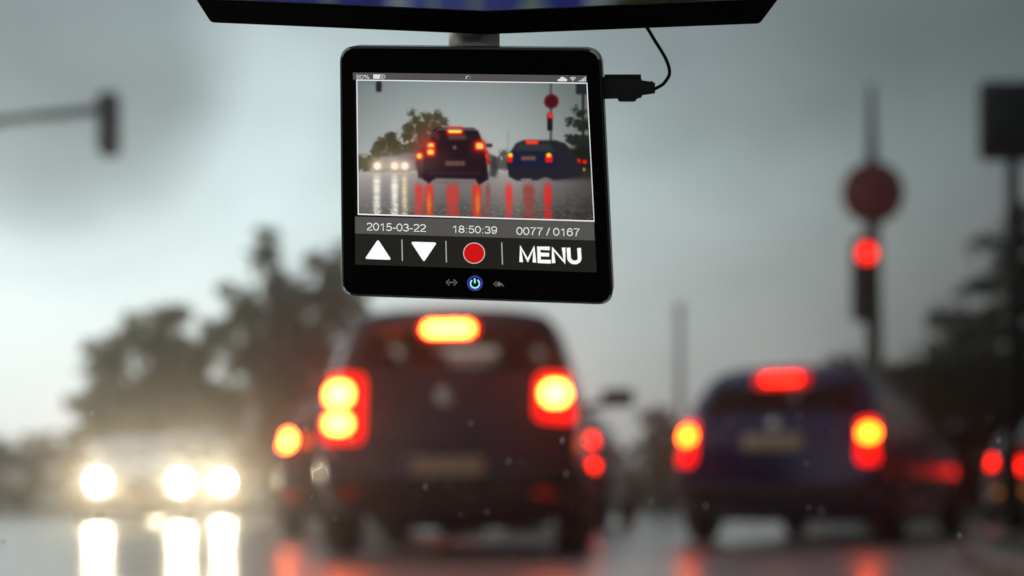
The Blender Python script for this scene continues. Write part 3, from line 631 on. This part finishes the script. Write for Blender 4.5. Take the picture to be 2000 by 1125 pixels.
mb = MB(); mb.rings([ring(4, 4.5), ring(4, 5.4), ring(.5, 5.7), ring(0, 6.2), ring(0, 11.5), ring(3, 13.6), ring(12, 14)]); dbuild(mb, 'back_shell', shellM)
mb = MB(); cN = W(926, 76, MY0 + .022); rN = 50 / F * cN.y
mb.lathe([(rN * .6, -.0055), (rN, -.005), (rN, .0085), (rN * .97, .009), (rN * .6, .009)], (0, 0, 1), cN, 40)
dbuild(mb, 'mount_neck', mat('brushed_neck', (.5, .47, .45), .34, .75, bump=.05, bs=200))
# --- display
def flat(name, pts, d, m, par, smooth=False):
    mbx = MB(); mbx.add([D(x, y, mm(d)) for x, y in pts], [tuple(range(len(pts)))]); return dbuild(mbx, name, m, par, False)
def ui(n, *c): return glow('ui_' + n, srgb(*c))
disp = flat('display', [(689.3, 141.6), (1146, 147.7), (1165.6, 532), (693.4, 516.5)], -.02, ui('base', 8, 8, 8), None); disp.data.name = 'display'
flat('status_bar', [(689.3, 141.6), (1146, 147.7), (1146.6, 161.5), (689.6, 155.6)], -.05, ui('status', 84, 80, 78), disp)
flat('information_bar', [(693.6, 423), (1160, 433), (1161.8, 469.5), (693.6, 456)], -.05, ui('info', 84, 83, 79), disp)
flat('menu_bar', [(693.6, 456), (1161.8, 469.5), (1165.6, 532), (693.4, 516.5)], -.04, ui('menu', 34, 33, 29), disp)
flat('picture_border', [(696, 155.2), (1147, 161.6), (1161, 433), (699, 419.5)], -.06, ui('white', 240, 240, 240), disp)
# picture: the live view, a coloured grid
def pic():
    PW = [(698, 157.2), (1145.6, 163.4), (1159.6, 430.6), (701, 417)]
    nx, ny = 340, 200
    A = []; b = []
    for (x, y), (u, v) in zip(PW, [(0, 0), (1, 0), (1, 1), (0, 1)]):
        A.append([u, v, 1, 0, 0, 0, -u * x, -v * x]); b.append(x); A.append([0, 0, 0, u, v, 1, -u * y, -v * y]); b.append(y)
    h = np.append(np.linalg.solve(np.array(A, float), np.array(b, float)), 1).reshape(3, 3)
    U, V = np.meshgrid(np.linspace(0, 1, nx), np.linspace(0, 1, ny)); q = h @ np.stack([U.ravel(), V.ravel(), np.ones(nx * ny)])
    px, py = q[0] / q[2], q[1] / q[2]
    rng = np.random.default_rng(3)
    def noise(sx, sy, ox=0):
        g_ = rng.random((80, 80)); x = (px - 690 + ox) / sx; y = (py - 150) / sy; xi = np.floor(x).astype(int); yi = np.floor(y).astype(int); fx = x - xi; fy = y - yi
        fx = fx * fx * (3 - 2 * fx); fy = fy * fy * (3 - 2 * fy); G = lambda a, c: g_[a % 80, c % 80]
        return (G(xi, yi) * (1 - fx) + G(xi + 1, yi) * fx) * (1 - fy) + (G(xi, yi + 1) * (1 - fx) + G(xi + 1, yi + 1) * fx) * fy
    col = np.zeros((nx * ny, 3)); t = np.clip((py - 157) / 150, 0, 1)[:, None]; s_ = np.clip((px - 700) / 450, 0, 1)[:, None]
    vig = 1 - .55 * np.clip(((px - 880) / 330) ** 2 + ((np.clip(260 - py, 0, 200)) / 330) ** 2, 0, 1)[:, None]
    col = (np.array([140, 152, 152]) * (1 - t) + np.array([185, 190, 186]) * t) * (vig ** .8)
    def put(m, c, a=1.0):
        nonlocal col
        m = (np.clip(m, 0, 1) * a)[:, None]; col = col * (1 - m) + np.array(c, float) * m
    def ell(cx_, cy_, rx_, ry_, s=1.2): return 1 / (1 + np.exp(np.clip((np.hypot((px - cx_) / rx_, (py - cy_) / ry_) - 1) * min(rx_, ry_) / s * 2, -40, 40)))
    def box(cx_, cy_, w_, h_, r=1.5, s=1.2):
        dx = np.abs(px - cx_) - (w_ / 2 - r); dy = np.abs(py - cy_) - (h_ / 2 - r)
        return 1 / (1 + np.exp(np.clip((np.hypot(np.maximum(dx, 0), np.maximum(dy, 0)) + np.minimum(np.maximum(dx, dy), 0) - r) / s * 2, -40, 40)))
    def poly(pts, s=1.2):
        d = np.full(px.shape, 1e9); ins = np.zeros(px.shape, bool); n = len(pts)
        for i in range(n):
            (x0, y0), (x1, y1) = pts[i], pts[(i + 1) % n]; ex, ey = x1 - x0, y1 - y0
            tt = np.clip(((px - x0) * ex + (py - y0) * ey) / (ex * ex + ey * ey), 0, 1); d = np.minimum(d, np.hypot(px - x0 - tt * ex, py - y0 - tt * ey))
            c = ((y0 <= py) != (y1 <= py)); xs = x0 + (py - y0) / (ey if ey else 1e-9) * ex; ins ^= c & (px < xs)
        return 1 / (1 + np.exp(np.clip(np.where(ins, -d, d) / s * 2, -40, 40)))
    # road
    road = np.clip((py - 334) / 4, 0, 1); tt = np.clip((py - 334) / 90, 0, 1)[:, None]
    rc = np.array([168, 163, 161]) * (1 - tt) + np.array([98, 94, 90]) * tt
    rc = rc * (1 - .45 * np.clip((px - 1000) / 150, 0, 1)[:, None]) * (1 - .18 * np.exp(-((px - 890) / 70) ** 2)[:, None])
    n_ = (noise(7, 1.1) + noise(3, .9, 7) - 1)[:, None] * np.clip((py - 372) / 60, 0, 1)[:, None] * 48
    col = col * (1 - road[:, None]) + (rc + n_) * road[:, None]
    # trees left
    nz = (noise(5, 5) - .5) * 2 + (noise(2.4, 2.4) - .5)
    def treeb(bl, c, a=1):
        f = np.full(px.shape, -9.0)
        for x, y, r in bl: f = np.maximum(f, (r - np.hypot(px - x, py - y)) + nz * 4)
        put(1 / (1 + np.exp(np.clip(-f / 1.4, -40, 40))) * (py < 336), c, a)
    treeb([(700, 318, 16), (715, 322, 14), (740, 325, 14)], (64, 60, 46))
    treeb([(765, 272, 13), (745, 285, 15), (770, 290, 18), (735, 300, 14), (780, 305, 20), (750, 312, 20), (795, 300, 18), (720, 318, 16), (775, 322, 18)], (68, 62, 44))
    treeb([(806, 222, 6), (812, 235, 11), (835, 230, 11), (855, 228, 10), (866, 240, 9), (800, 252, 13), (825, 250, 17), (850, 252, 16), (795, 265, 12), (830, 275, 20), (810, 295, 20), (850, 285, 18)], (72, 68, 48))
    treeb([(800, 315, 14), (820, 310, 16), (790, 322, 12)], (92, 66, 48), .7)
    # mast and signal at left, pole and sign at right
    put(box(716, 162, 40, 4), (110, 125, 128)); put(box(740, 169, 11, 21, 4, 1.4), (38, 36, 40))
    put(box(1076, 220, 5, 120, 1), (80, 80, 76)); put(ell(1077, 198, 14, 14, 1.5), (88, 24, 32)); put(ell(1077, 198, 10, 10), (74, 16, 26))
    put(box(1074, 238, 10, 34, 3), (30, 26, 30)); put(ell(1075, 226, 5, 5.5), (255, 36, 30))
    put(box(1140, 174, 30, 20, 3, 1.5), (34, 36, 44)); put(box(1139, 240, 5, 130, 1), (36, 40, 40))
    treeb([(1125, 213, 6), (1134, 222, 9), (1112, 238, 7), (1125, 240, 8), (1140, 245, 13), (1112, 268, 8), (1124, 275, 12), (1140, 280, 18), (1130, 300, 16), (1150, 310, 22), (1135, 325, 18)], (34, 40, 32))
    put(poly([(1080, 300), (1165, 280), (1168, 350), (1085, 350)], 6), (26, 28, 24), .8); put(box(992, 275, 3, 38, 1, 2), (138, 142, 140), .6)
    treeb([(985, 300, 7), (972, 318, 12), (985, 320, 13), (995, 315, 8)], (84, 84, 72))
    # oncoming cars
    put(poly([(728, 336), (730, 318), (745, 306), (790, 304), (800, 316), (800, 336)], 2), (120, 118, 122)); put(poly([(770, 306), (790, 299), (825, 299), (840, 312), (838, 332), (800, 334)], 2), (104, 98, 110), .9)
    for x in (737, 771, 791):
        put(ell(x, 324, 14, 12, 6), (255, 205, 140), .55); put(ell(x, 324, 7.5, 7.5, 1.6), (255, 255, 245))
    # reflections
    sp2 = noise(1.5, 1.3); lower = np.clip((py - 385) / 25, 0, 1)
    for x, w_, c in ((736, 12, (255, 252, 235)), (771, 12, (255, 252, 235)), (790, 9, (250, 225, 175)), (818, 14, (220, 60, 52)), (838, 15, (236, 44, 34)), (884, 24, (205, 60, 55)), (931, 17, (240, 42, 34)), (994, 13, (238, 52, 46)), (1033, 22, (150, 62, 58)), (1070, 14, (240, 34, 30)), (953, 8, (150, 70, 66))):
        wob = (noise(3, 2.5) - .5) * 5 * lower; w_ = w_ * (.9 + .2 * noise(60, 9, x)); m = 1 / (1 + np.exp(np.clip((np.abs(px - x + wob) - w_ / 2) / 1.6, -40, 40)))
        y0 = 336 if x < 800 else 352; m = m * np.clip((py - y0) / 16, 0, 1) * (1 - .6 * lower * (sp2 > .5)) * (.72 + .5 * noise(40, 3.2, x)); put(m, c, .9)
    for x in (838, 933): put(ell(x, 398, 4, 20, 2) * (.5 + .6 * sp2), (240, 150, 40), .8)
    # left small car
    put(poly([(818, 348), (812, 320), (816, 295), (840, 280), (850, 350)], 2), (50, 30, 38)); 
    # centre hatchback
    put(ell(845, 290, 28, 30, 14), (210, 50, 45), .45)
    put(poly([(826, 350), (828, 300), (838, 275), (846, 254), (856, 249), (925, 250), (934, 256), (944, 282), (950, 300), (954, 350), (936, 361), (928, 350), (850, 348), (838, 358)], 1.6), (32, 20, 27))
    put(box(955, 284, 13, 7, 3, 1.5), (50, 46, 48)); put(poly([(848, 274), (855, 255), (925, 256), (936, 274)], 1.5), (34, 26, 30)); put(box(893, 268, 34, 8, 3, 3), (120, 84, 80), .7); put(box(853, 266, 8, 12, 3, 2.5), (130, 50, 46), .6)
    put(ell(888, 288, 4, 4, 1.5), (92, 84, 88)); put(box(889, 319, 38, 9, 2, 2), (120, 92, 76), .85)
    for x in (875, 886, 899): put(box(x, 319, 7, 4, 1, 1.2), (84, 56, 48), .6)
    for x, y, w_, h_ in ((841, 285, 13, 12), (841, 297, 13, 11), (937, 285, 15, 13), (888.5, 256, 27, 8)):
        put(box(x, y, w_ + 8, h_ + 8, 7, 2.4), (232, 22, 20), .9); put(box(x, y, w_ + 1, h_, 4.5, 1.1), (255, 200, 40)); put(box(x, y, w_ - 4, h_ - 4, 3, 1.3), (255, 245, 130))
    put(ell(820, 304, 9, 9, 2.5), (230, 30, 25), .85); put(ell(819, 304.5, 5.5, 5.5), (255, 225, 60))
    put(poly([(946, 294), (952, 292), (957, 318), (952, 322)], 1.5), (215, 35, 32)); put(ell(952, 305, 4, 4), (240, 60, 40)); put(ell(954, 317, 4, 4), (225, 30, 30))
    put(poly([(955, 300), (968, 306), (974, 330), (968, 346), (956, 344)], 3), (56, 54, 54), .9)
    put(poly([(856, 251), (925, 251.5), (931, 256), (925, 255), (857, 254), (850, 258)], 1.0), (120, 108, 116), .7)
    put(poly([(846, 258), (850, 258), (841, 276), (834, 290), (832, 288)], 1.6), (120, 92, 102), .6); put(poly([(934, 258), (937, 258), (946, 284), (943, 284)], 1.2), (104, 84, 92), .5)
    put(box(889, 338, 100, 3, 1, 2), (70, 52, 58), .5); put(box(889, 356, 80, 6, 2, 3), (112, 98, 98), .55); put(ell(889, 330, 60, 30, 20), (92, 60, 66), .1)
    # blue estate
    put(poly([(994, 345), (990, 320), (996, 298), (1008, 280), (1022, 274), (1085, 274), (1104, 280), (1122, 300), (1134, 318), (1136, 345), (1080, 352), (1066, 346), (1050, 352), (1010, 353)], 1.8), (36, 34, 42))
    put(poly([(994, 298), (1086, 300), (1086, 326), (992, 324)], 3), (24, 30, 64), .9); put(poly([(1006, 294), (1014, 280), (1074, 281), (1082, 295)], 2), (50, 54, 58), .9)
    put(box(1032, 309, 28, 8, 2, 2), (136, 92, 66), .85); put(box(1028, 351, 20, 4, 2, 1.5), (140, 134, 132)); put(box(1066, 351, 20, 4, 2, 1.5), (110, 104, 102))
    put(box(1039, 278, 26, 8, 3), (235, 40, 30)); put(box(1039, 278, 18, 3, 1), (250, 90, 50))
    for x, w_ in ((996, 11), (1072, 15)): put(box(x, 309, w_, 17, 4), (232, 24, 22)); put(ell(x + (1 if x < 1000 else 0), 303, 4.6, 4.6), (255, 225, 50))
    put(ell(1131, 314, 3.5, 4.5), (230, 26, 26)); put(ell(1142, 316, 4.5, 4.5), (232, 26, 26)); put(ell(1141, 331, 3, 3.5), (170, 130, 70))
    put(ell(764, 318, 62, 22, 16), (250, 232, 205), .28); put(ell(838, 292, 34, 34, 16), (225, 60, 58), .13); put(ell(935, 288, 18, 18, 9), (225, 50, 50), .2)
    G3 = col.reshape(ny, nx, 3)
    for ax in (0, 1):
        G3 = .25 * np.roll(G3, 1, ax) + .5 * G3 + .25 * np.roll(G3, -1, ax)
        G3[:3] = col.reshape(ny, nx, 3)[:3]; G3[-3:] = col.reshape(ny, nx, 3)[-3:]
    col = G3.reshape(-1, 3)
    col = np.clip(col + (rng.random(px.shape)[:, None] - .5) * 5, 0, 255) / 255
    lin = np.where(col <= .04045, col / 12.92, ((col + .055) / 1.055) ** 2.4)
    vs_ = [D(a, b_, mm(-.09)) - dc.location for a, b_ in zip(px, py)]
    fs = [(j * nx + i, j * nx + i + 1, (j + 1) * nx + i + 1, (j + 1) * nx + i) for j in range(ny - 1) for i in range(nx - 1)]
    me = bpy.data.meshes.new('live_picture'); me.from_pydata(vs_, [], fs); me.update()
    at = me.color_attributes.new('screen', 'FLOAT_COLOR', 'POINT'); at.data.foreach_set('color', np.c_[lin, np.ones(len(lin))].astype(np.float32).ravel())
    m = bpy.data.materials.new('live_picture'); m.use_nodes = True; t = m.node_tree; bs = t.nodes['Principled BSDF']
    ca = nd(t, 'ShaderNodeVertexColor', layer_name='screen'); bs.inputs['Base Color'].default_value = (0, 0, 0, 1); bs.inputs['Specular IOR Level'].default_value = .05; bs.inputs['Emission Strength'].default_value = 1
    t.links.new(ca.outputs[0], bs.inputs['Emission Color']); me.materials.append(m)
    o = bpy.data.objects.new('live_picture', me); C.objects.link(o); o.parent = disp
pic()
white = ui('text', 244, 244, 244); light = ui('icon', 222, 222, 222)
bright = ui('bright', 255, 255, 255)
def shp(name, polys, d, m, par=disp):
    mbx = MB()
    for p in polys: mbx.add([D(x, y, mm(d)) for x, y in p], [tuple(range(len(p)))])
    return dbuild(mbx, name, m, par, False)
shp('up_arrow', [roundpoly([(738.3, 467.5), (764.8, 507.5), (712.5, 505.5)], 3, 5)], -.14, bright)
shp('down_arrow', [roundpoly([(802, 472), (853.5, 473.5), (828, 511.5)], 3, 5)], -.14, bright)
shp('divider', [[(784, 467.5), (786, 467.5), (787, 509.5), (785, 509.5)]], -.14, ui('div', 175, 175, 172))
shp('divider', [[(870, 470.5), (872, 470.5), (873, 512.5), (871, 512.5)]], -.14, ui('div', 175, 175, 172))
shp('divider', [[(979, 473.5), (981, 473.5), (982.4, 516.5), (980.4, 516.5)]], -.14, ui('div', 175, 175, 172))
circ = lambda cx_, cy_, r, n=40, ry=None: [(cx_ + r * math.cos(2 * math.pi * k / n), cy_ + (ry or r) * math.sin(2 * math.pi * k / n)) for k in range(n)]
shp('record_ring', [circ(926, 494.3, 21.3, ry=20.6)], -.12, ui('ring', 225, 205, 205)); shp('record_dot', [circ(926, 494.3, 20, ry=19.3)], -.16, glow('ui_record', srgb(205, 20, 20)))
# battery, spinner, cloud, wifi, bars
def strip(pts, wdt, closed=False):        # px polyline as a mitred ribbon
    out = []; n = len(pts); Q = [Vector(p) for p in pts]; LR = []
    for i in range(n):
        a = Q[i - 1] if (i or closed) else None; c = Q[(i + 1) % n] if (i < n - 1 or closed) else None
        d1 = (Q[i] - a).normalized() if a is not None else None; d2 = (c - Q[i]).normalized() if c is not None else None
        d1 = d1 if d1 is not None else d2; d2 = d2 if d2 is not None else d1
        n1 = Vector((-d1.y, d1.x)); n2 = Vector((-d2.y, d2.x)); mi = (n1 + n2); mi = mi.normalized() if mi.length > .01 else n1
        k = min(1.25, 1 / max(.3, mi.dot(n1))) * wdt / 2; LR.append((tuple(Q[i] + mi * k), tuple(Q[i] - mi * k)))
    for i in range(n if closed else n - 1):
        j = (i + 1) % n; out.append([LR[i][0], LR[j][0], LR[j][1], LR[i][1]])
    return out
def ea(cx_, cy_, rx_, ry_, a0, a1, n=14): return [(cx_ + rx_ * math.cos(R(a0 + (a1 - a0) * k / n)), cy_ + ry_ * math.sin(R(a0 + (a1 - a0) * k / n))) for k in range(n + 1)]
GL = {   # stroke letters, x right, y down, in a box one unit high
 '0': (.56, [(ea(.28, .5, .22, .44, 0, 342, 20), 1)]), '1': (.56, [([(.12, .27), (.24, .2), (.34, .07), (.34, 1)], 0)]),
 '2': (.56, [(ea(.28, .29, .21, .23, 190, 375, 10) + [(.40, .52), (.16, .76), (.08, .94), (.52, .94)], 0)]),
 '3': (.56, [(ea(.27, .28, .19, .22, 195, 450, 10) , 0), (ea(.27, .71, .22, .23, 285, 525, 10), 0)]),
 '5': (.56, [([(.48, .06), (.15, .06), (.09, .5)] + ea(.27, .66, .22, .28, 225, 515, 12), 0)]),
 '6': (.56, [(ea(.29, .36, .20, .30, 345, 200, 8) + ea(.28, .66, .21, .28, 180, -180, 16), 0)]),
 '7': (.56, [([(.05, .06), (.50, .06), (.34, .35), (.25, .65), (.22, 1)], 0)]),
 '8': (.56, [(ea(.28, .27, .18, .21, 0, 342, 16), 1), (ea(.28, .715, .215, .225, 0, 342, 16), 1)]),
 '9': (.56, [(ea(.27, .64, .20, .30, 165, 20, 8) + ea(.28, .34, .21, .28, 0, -360, 16), 0)]),
 '-': (.34, [([(.04, .62), (.30, .62)], 0)]), ':': (.28, [([(.14, .30), (.14, .42)], 0), ([(.14, .86), (.14, .98)], 0)]),
 '/': (.28, [([(.02, 1), (.26, 0)], 0)]), ' ': (.26, []),
 '%': (.88, [(ea(.2, .27, .13, .2, 0, 340, 12), 1), (ea(.68, .74, .13, .2, 0, 340, 12), 1), ([(.24, 1), (.64, 0)], 0)]),
 'M': (.84, [([(.11, 1), (.11, .06), (.42, .88), (.73, .06), (.73, 1)], 0)]),
 'E': (.68, [([(.64, .08), (.12, .08), (.12, .92), (.66, .92)], 0), ([(.19, .48), (.60, .48)], 0)]),
 'N': (.74, [([(.11, 1), (.11, .09), (.62, .91), (.62, 0)], 0)]), 'U': (.72, [([(.11, 0), (.11, .6)] + ea(.36, .63, .25, .29, 175, 5, 10) + [(.61, .6), (.61, 0)], 0)])}
def text(name, s_, quad, d, m, sw=.105):
    tot = sum(GL[c][0] for c in s_); TL, TR, BR, BL = [Vector(q) for q in quad]; H_ = (BL - TL).length; al = (TR - TL).length / tot
    x = 0; polys = []
    for c in s_:
        wd, st = GL[c]
        for pts, cl in st:
            P_ = []
            for (a, b) in pts:
                u = (x + a) / tot; q = (TL * (1 - u) + TR * u) * (1 - b) + (BL * (1 - u) + BR * u) * b; P_.append(tuple(q))
            polys += strip(P_, sw * H_, bool(cl))
        x += wd
    return shp(name, polys, d, m)
text('battery_text', '90%', [(695.5, 145.6), (722, 146), (722, 154), (695.5, 153.6)], -.14, light, .12)
text('date_text', '2015-03-22', [(715.5, 434.6), (832.5, 438), (832.5, 453), (715.5, 450)], -.14, white)
text('time_text', '18:50:39', [(882.5, 440), (971.5, 442), (971.5, 456.8), (882.5, 454.2)], -.14, white)
text('counter_text', '0077 / 0167', [(1008, 443.2), (1133, 446), (1133, 461.5), (1008, 458.5)], -.14, white)
text('menu_text', 'MENU', [(1012.5, 481), (1135.5, 484.5), (1137.5, 515.5), (1013.5, 511.5)], -.14, bright, .235)
shp('battery_icon', [[(729, 145.2), (744, 145.4), (741.5, 153.9), (729, 153.7)]] + strip([(744, 145.7), (750, 145.8), (750, 147.3), (752.3, 147.5), (752.3, 151.6), (750, 151.6), (750, 153.8), (743, 153.7)], .9) + [[(744.2, 149.8), (748, 146.6), (747, 149.2), (749, 149.3), (744.6, 152.8), (746, 150)]], -.14, light)
sp_p = [circ(914.6 + 4 * math.cos(a), 152.2 + 4 * math.sin(a), 1.0 - .09 * k, 8) for k, a in enumerate([math.pi * .95 + .68 * i for i in range(8)])]
shp('loading_icon', sp_p + strip([(914.6 + 4 * math.cos(R(a)), 152.2 + 4 * math.sin(R(a))) for a in (150, 175, 200, 225, 250)], 1.2), -.14, light)
shp('cloud_icon', [[(1089, 157.5), (1089.3, 155.5), (1091.5, 154), (1094, 153.6), (1095, 151.2), (1098, 149.8), (1101.5, 150.6), (1103.3, 152.8), (1106, 153.4), (1107.8, 155.6), (1107.4, 158), (1106, 158.8), (1091, 158.6)]], -.14, light)
arc = lambda cx_, cy_, r, a0, a1, n=7: [(cx_ + r * math.cos(R(a0 + (a1 - a0) * k / n)), cy_ + r * math.sin(R(a0 + (a1 - a0) * k / n))) for k in range(n + 1)]
shp('wifi_icon', strip(arc(1119, 158.6, 3, -135, -45), 1.2) + strip(arc(1119, 158.6, 5.4, -135, -45), 1.2) + strip(arc(1119, 158.6, 7.9, -135, -45), 1.2) + [circ(1119, 158, 1, 8)], -.14, light)
shp('signal_icon', [[(1130 + 3.0 * k, 159 - h_), (1131.9 + 3.0 * k, 159 - h_), (1131.9 + 3.0 * k, 159.1 + .03 * k), (1130 + 3.0 * k, 159 + .03 * k)] for k, h_ in enumerate((1.4, 3, 4.8, 6.8, 9))], -.14, light)
# touch keys below the display
grk = glow('key_grey', srgb(112, 108, 98))
fx = lambda x, y: (840 + x * .09, 510 + y * .09)
kk = lambda name, polys, m, d=-.1, par=None: shp(name, polys, d, m, par)
kk('code_key', strip([fx(415, 398), fx(352, 460), fx(420, 525)], 1.7) + strip([fx(512, 398), fx(582, 463), fx(515, 528)], 1.7) + [circ(*fx(x, 461), 1.6, 10) for x in (420, 466, 513)], grk)
kk('reply_key', strip([fx(1448, 438), fx(1385, 495), fx(1450, 555)], 1.5) + [[fx(1435, 495), fx(1505, 435), fx(1510, 470), fx(1545, 480)] , [fx(1435, 495), fx(1545, 480), fx(1540, 522), fx(1512, 522), fx(1512, 562)], [fx(1545, 480), fx(1580, 510), fx(1605, 570), fx(1575, 535), fx(1540, 522)]], grk)
cP = fx(975, 480)
ringm = [(cP[0] + 13.9 * math.cos(R(a)), cP[1] + 13.4 * math.sin(R(a))) for a in range(0, 360, 9)]
pk = kk('power_button', strip(ringm, 2.4, True), glow('key_blue', srgb(72, 64, 178)))
shp('power_symbol', strip([(cP[0] + 8.7 * math.cos(R(a)), cP[1] + .6 + 8.5 * math.sin(R(a))) for a in range(-58, 239, 9)], 3.0) + strip([fx(968, 372), fx(974, 480)], 3.2), -.12, glow('key_cyan', srgb(150, 240, 250)), pk)

# ------------------------------------------------------------------ power cable
pc_ = thing('power_cable', 'black power plug and thin cord running from the dash camera up to the mirror', 'cable', D(1205, 175, .009))
fz = lambda x, y: (1140 + x / 6.25, 40 + y / 6.25)
out = [fz(*p) for p in [(245, 695), (705, 700), (707, 728), (815, 745), (825, 735), (872, 765), (872, 890), (710, 915), (710, 940), (655, 955), (622, 992), (432, 992), (405, 955), (245, 960)]]
def PL(x, y, d): p = W(x, y, D(1190, 175).y + .005 + d); return p
mb = MB(); cyy = 175
mb.rings([[PL(x, cyy + (y - cyy) * s_, d) for x, y in out] for d, s_ in ((0, .93), (.001, 1), (.008, 1), (.009, .93))])
plugM = mat('plug_plastic', (.022, .02, .017), .42, 0, .4, bump=.15, bs=700)
dbuild(mb, 'plug', plugM, base=pc_, smooth=False)
mb = MB()
for k in range(22):
    x = 1181 + k * 3.2; a = PL(x, 151.6, .0005); b_ = PL(x + 1.3, 152.6, .0078)
    mb.box((min(a.x, b_.x), a.y, b_.z - .0002), (max(a.x, b_.x), b_.y, a.z + .0001))
dbuild(mb, 'grip_ridges', plugM, base=pc_, smooth=False)
mb = MB(); ctl = [fz(*p) for p in [(760, 70), (800, 130), (868, 245), (950, 375), (1012, 490), (1045, 600), (1038, 680), (975, 770), (925, 805), (860, 840)]]
path = []
for i in range(len(ctl) - 1):
    p0, p1, p2, p3 = [Vector(ctl[max(0, min(len(ctl) - 1, i + q))]) for q in (-1, 0, 1, 2)]
    for k in range(12):
        s_ = k / 12; path.append(.5 * ((2 * p1) + (p2 - p0) * s_ + (2 * p0 - 5 * p1 + 4 * p2 - p3) * s_ ** 2 + (3 * p1 - p0 - 3 * p2 + p3) * s_ ** 3))
path.append(Vector(ctl[-1]))
mb.tube([PL(p.x, p.y, .005) for p in path], [.00078 + .00006 * (k % 2) for k in range(len(path))], 8); dbuild(mb, 'cord', mat('cord_black', (.004, .004, .004), .5, 0, .2), base=pc_)

# ------------------------------------------------------------------ rear view mirror
MY = .752
def MP(x, y, d=0.0): return W(x, y, MY) + Vector((0, d, 0))
mr = thing('rear_view_mirror', 'wide black rear view mirror at the top reflecting a blue road sign', 'mirror', MP(950, -70, .015))
hous = roundpoly([(368, -25), (412, 44), (950, 67), (1484, 46), (1537, -25), (1500, -225), (950, -250), (400, -225)], [30, 14, 5, 14, 30, 40, 60, 40], 6)
gl = roundpoly([(402, -2), (950, 22.5), (1497, -2.5), (1470, -196), (950, -216), (430, -196)], [8, 4, 8, 30, 60, 30], 6)
def sc(pl, q, dx=0, dy=0): cx_, cy_ = 950, -90; return [(cx_ + (x - cx_) * q + dx, cy_ + (y - cy_) * (1 - (1 - q) * 4) + dy) for x, y in pl]
hM = mat('mirror_housing', (.0022, .0022, .0022), .6, 0, .12, var=.1, vs=60, bump=.04, bs=400)
g_out = [MP(x, y) for x, y in gl]
mb = MB(); n = len(hous)
mb.rings([[W(x, y, MY + d) for x, y in (sc(hous, q, 0, dy) if q < 1 else hous)] for d, q, dy in ((0, 1, 0), (.004, 1, 0), (.022, .985, -2), (.034, .95, -8), (.038, .87, -14))], cap=True)
dbuild(mb, 'housing', hM, base=mr)
mb = MB(); mb.rings([[MP(x, y, -.0002) for x, y in gl], [MP(x, y, -.0013) for x, y in gl]]); dbuild(mb, 'mirror_glass', mat('silvered_glass', (.86, .9, .93), .015, 1.0), base=mr, smooth=False)
# thin bright bevel along the glass edge
mb = MB()
nE = len(gl); ins = sc(gl, 1.0017)
mb.rings([[MP(x, y, -.0014) for x, y in gl], [MP(x, y, -.0004) for x, y in ins]], cap=False); dbuild(mb, 'glass_edge', mat('edge_glass', (.5, .5, .5), .3, .6), base=mr)
mb = MB(); a = MP(950, -120, .03); mb.tube([a, a + Vector((0, .03, .01)), a + Vector((0, .05, .05)), a + Vector((0, .06, .085))], [.012, .01, .009, .02], 16); dbuild(mb, 'stem', hM, base=mr)

# ------------------------------------------------------------------ rain haze
hz = MB(); hz.box((-90, -40, -1.2), (90, 76, 12)); hzo = hz.build('haze', None, None, False); tag(hzo, kind='stuff')
m = bpy.data.materials.new('haze'); m.use_nodes = True; t = m.node_tree; t.nodes.remove(t.nodes['Principled BSDF'])
pv = nd(t, 'ShaderNodeVolumePrincipled'); pv.inputs['Color'].default_value = (1, .94, .88, 1); pv.inputs['Density'].default_value = .0044; pv.inputs['Anisotropy'].default_value = .95
t.links.new(pv.outputs[0], t.nodes['Material Output'].inputs['Volume']); hzo.data.materials.append(m)

rnd = random.Random(77); rn = MB()
for _ in range(170):
    y = .95 + 3.2 * rnd.random() ** 1.4; p = W(rnd.uniform(-40, 2040), rnd.uniform(800, 1160), y)
    if p.z < .02: continue
    r = rnd.uniform(.0004, .0009)
    rn.lathe([(r * .1, 3.2 * r), (r * .7, 1.6 * r), (r, 0), (r * .75, -1.0 * r), (r * .1, -1.5 * r)], (.08, 0, 1), p, 8)
tag(rn.build('falling_rain', mat('rain_drop', (.75, .75, .75), .08, 0, .6)), kind='stuff')
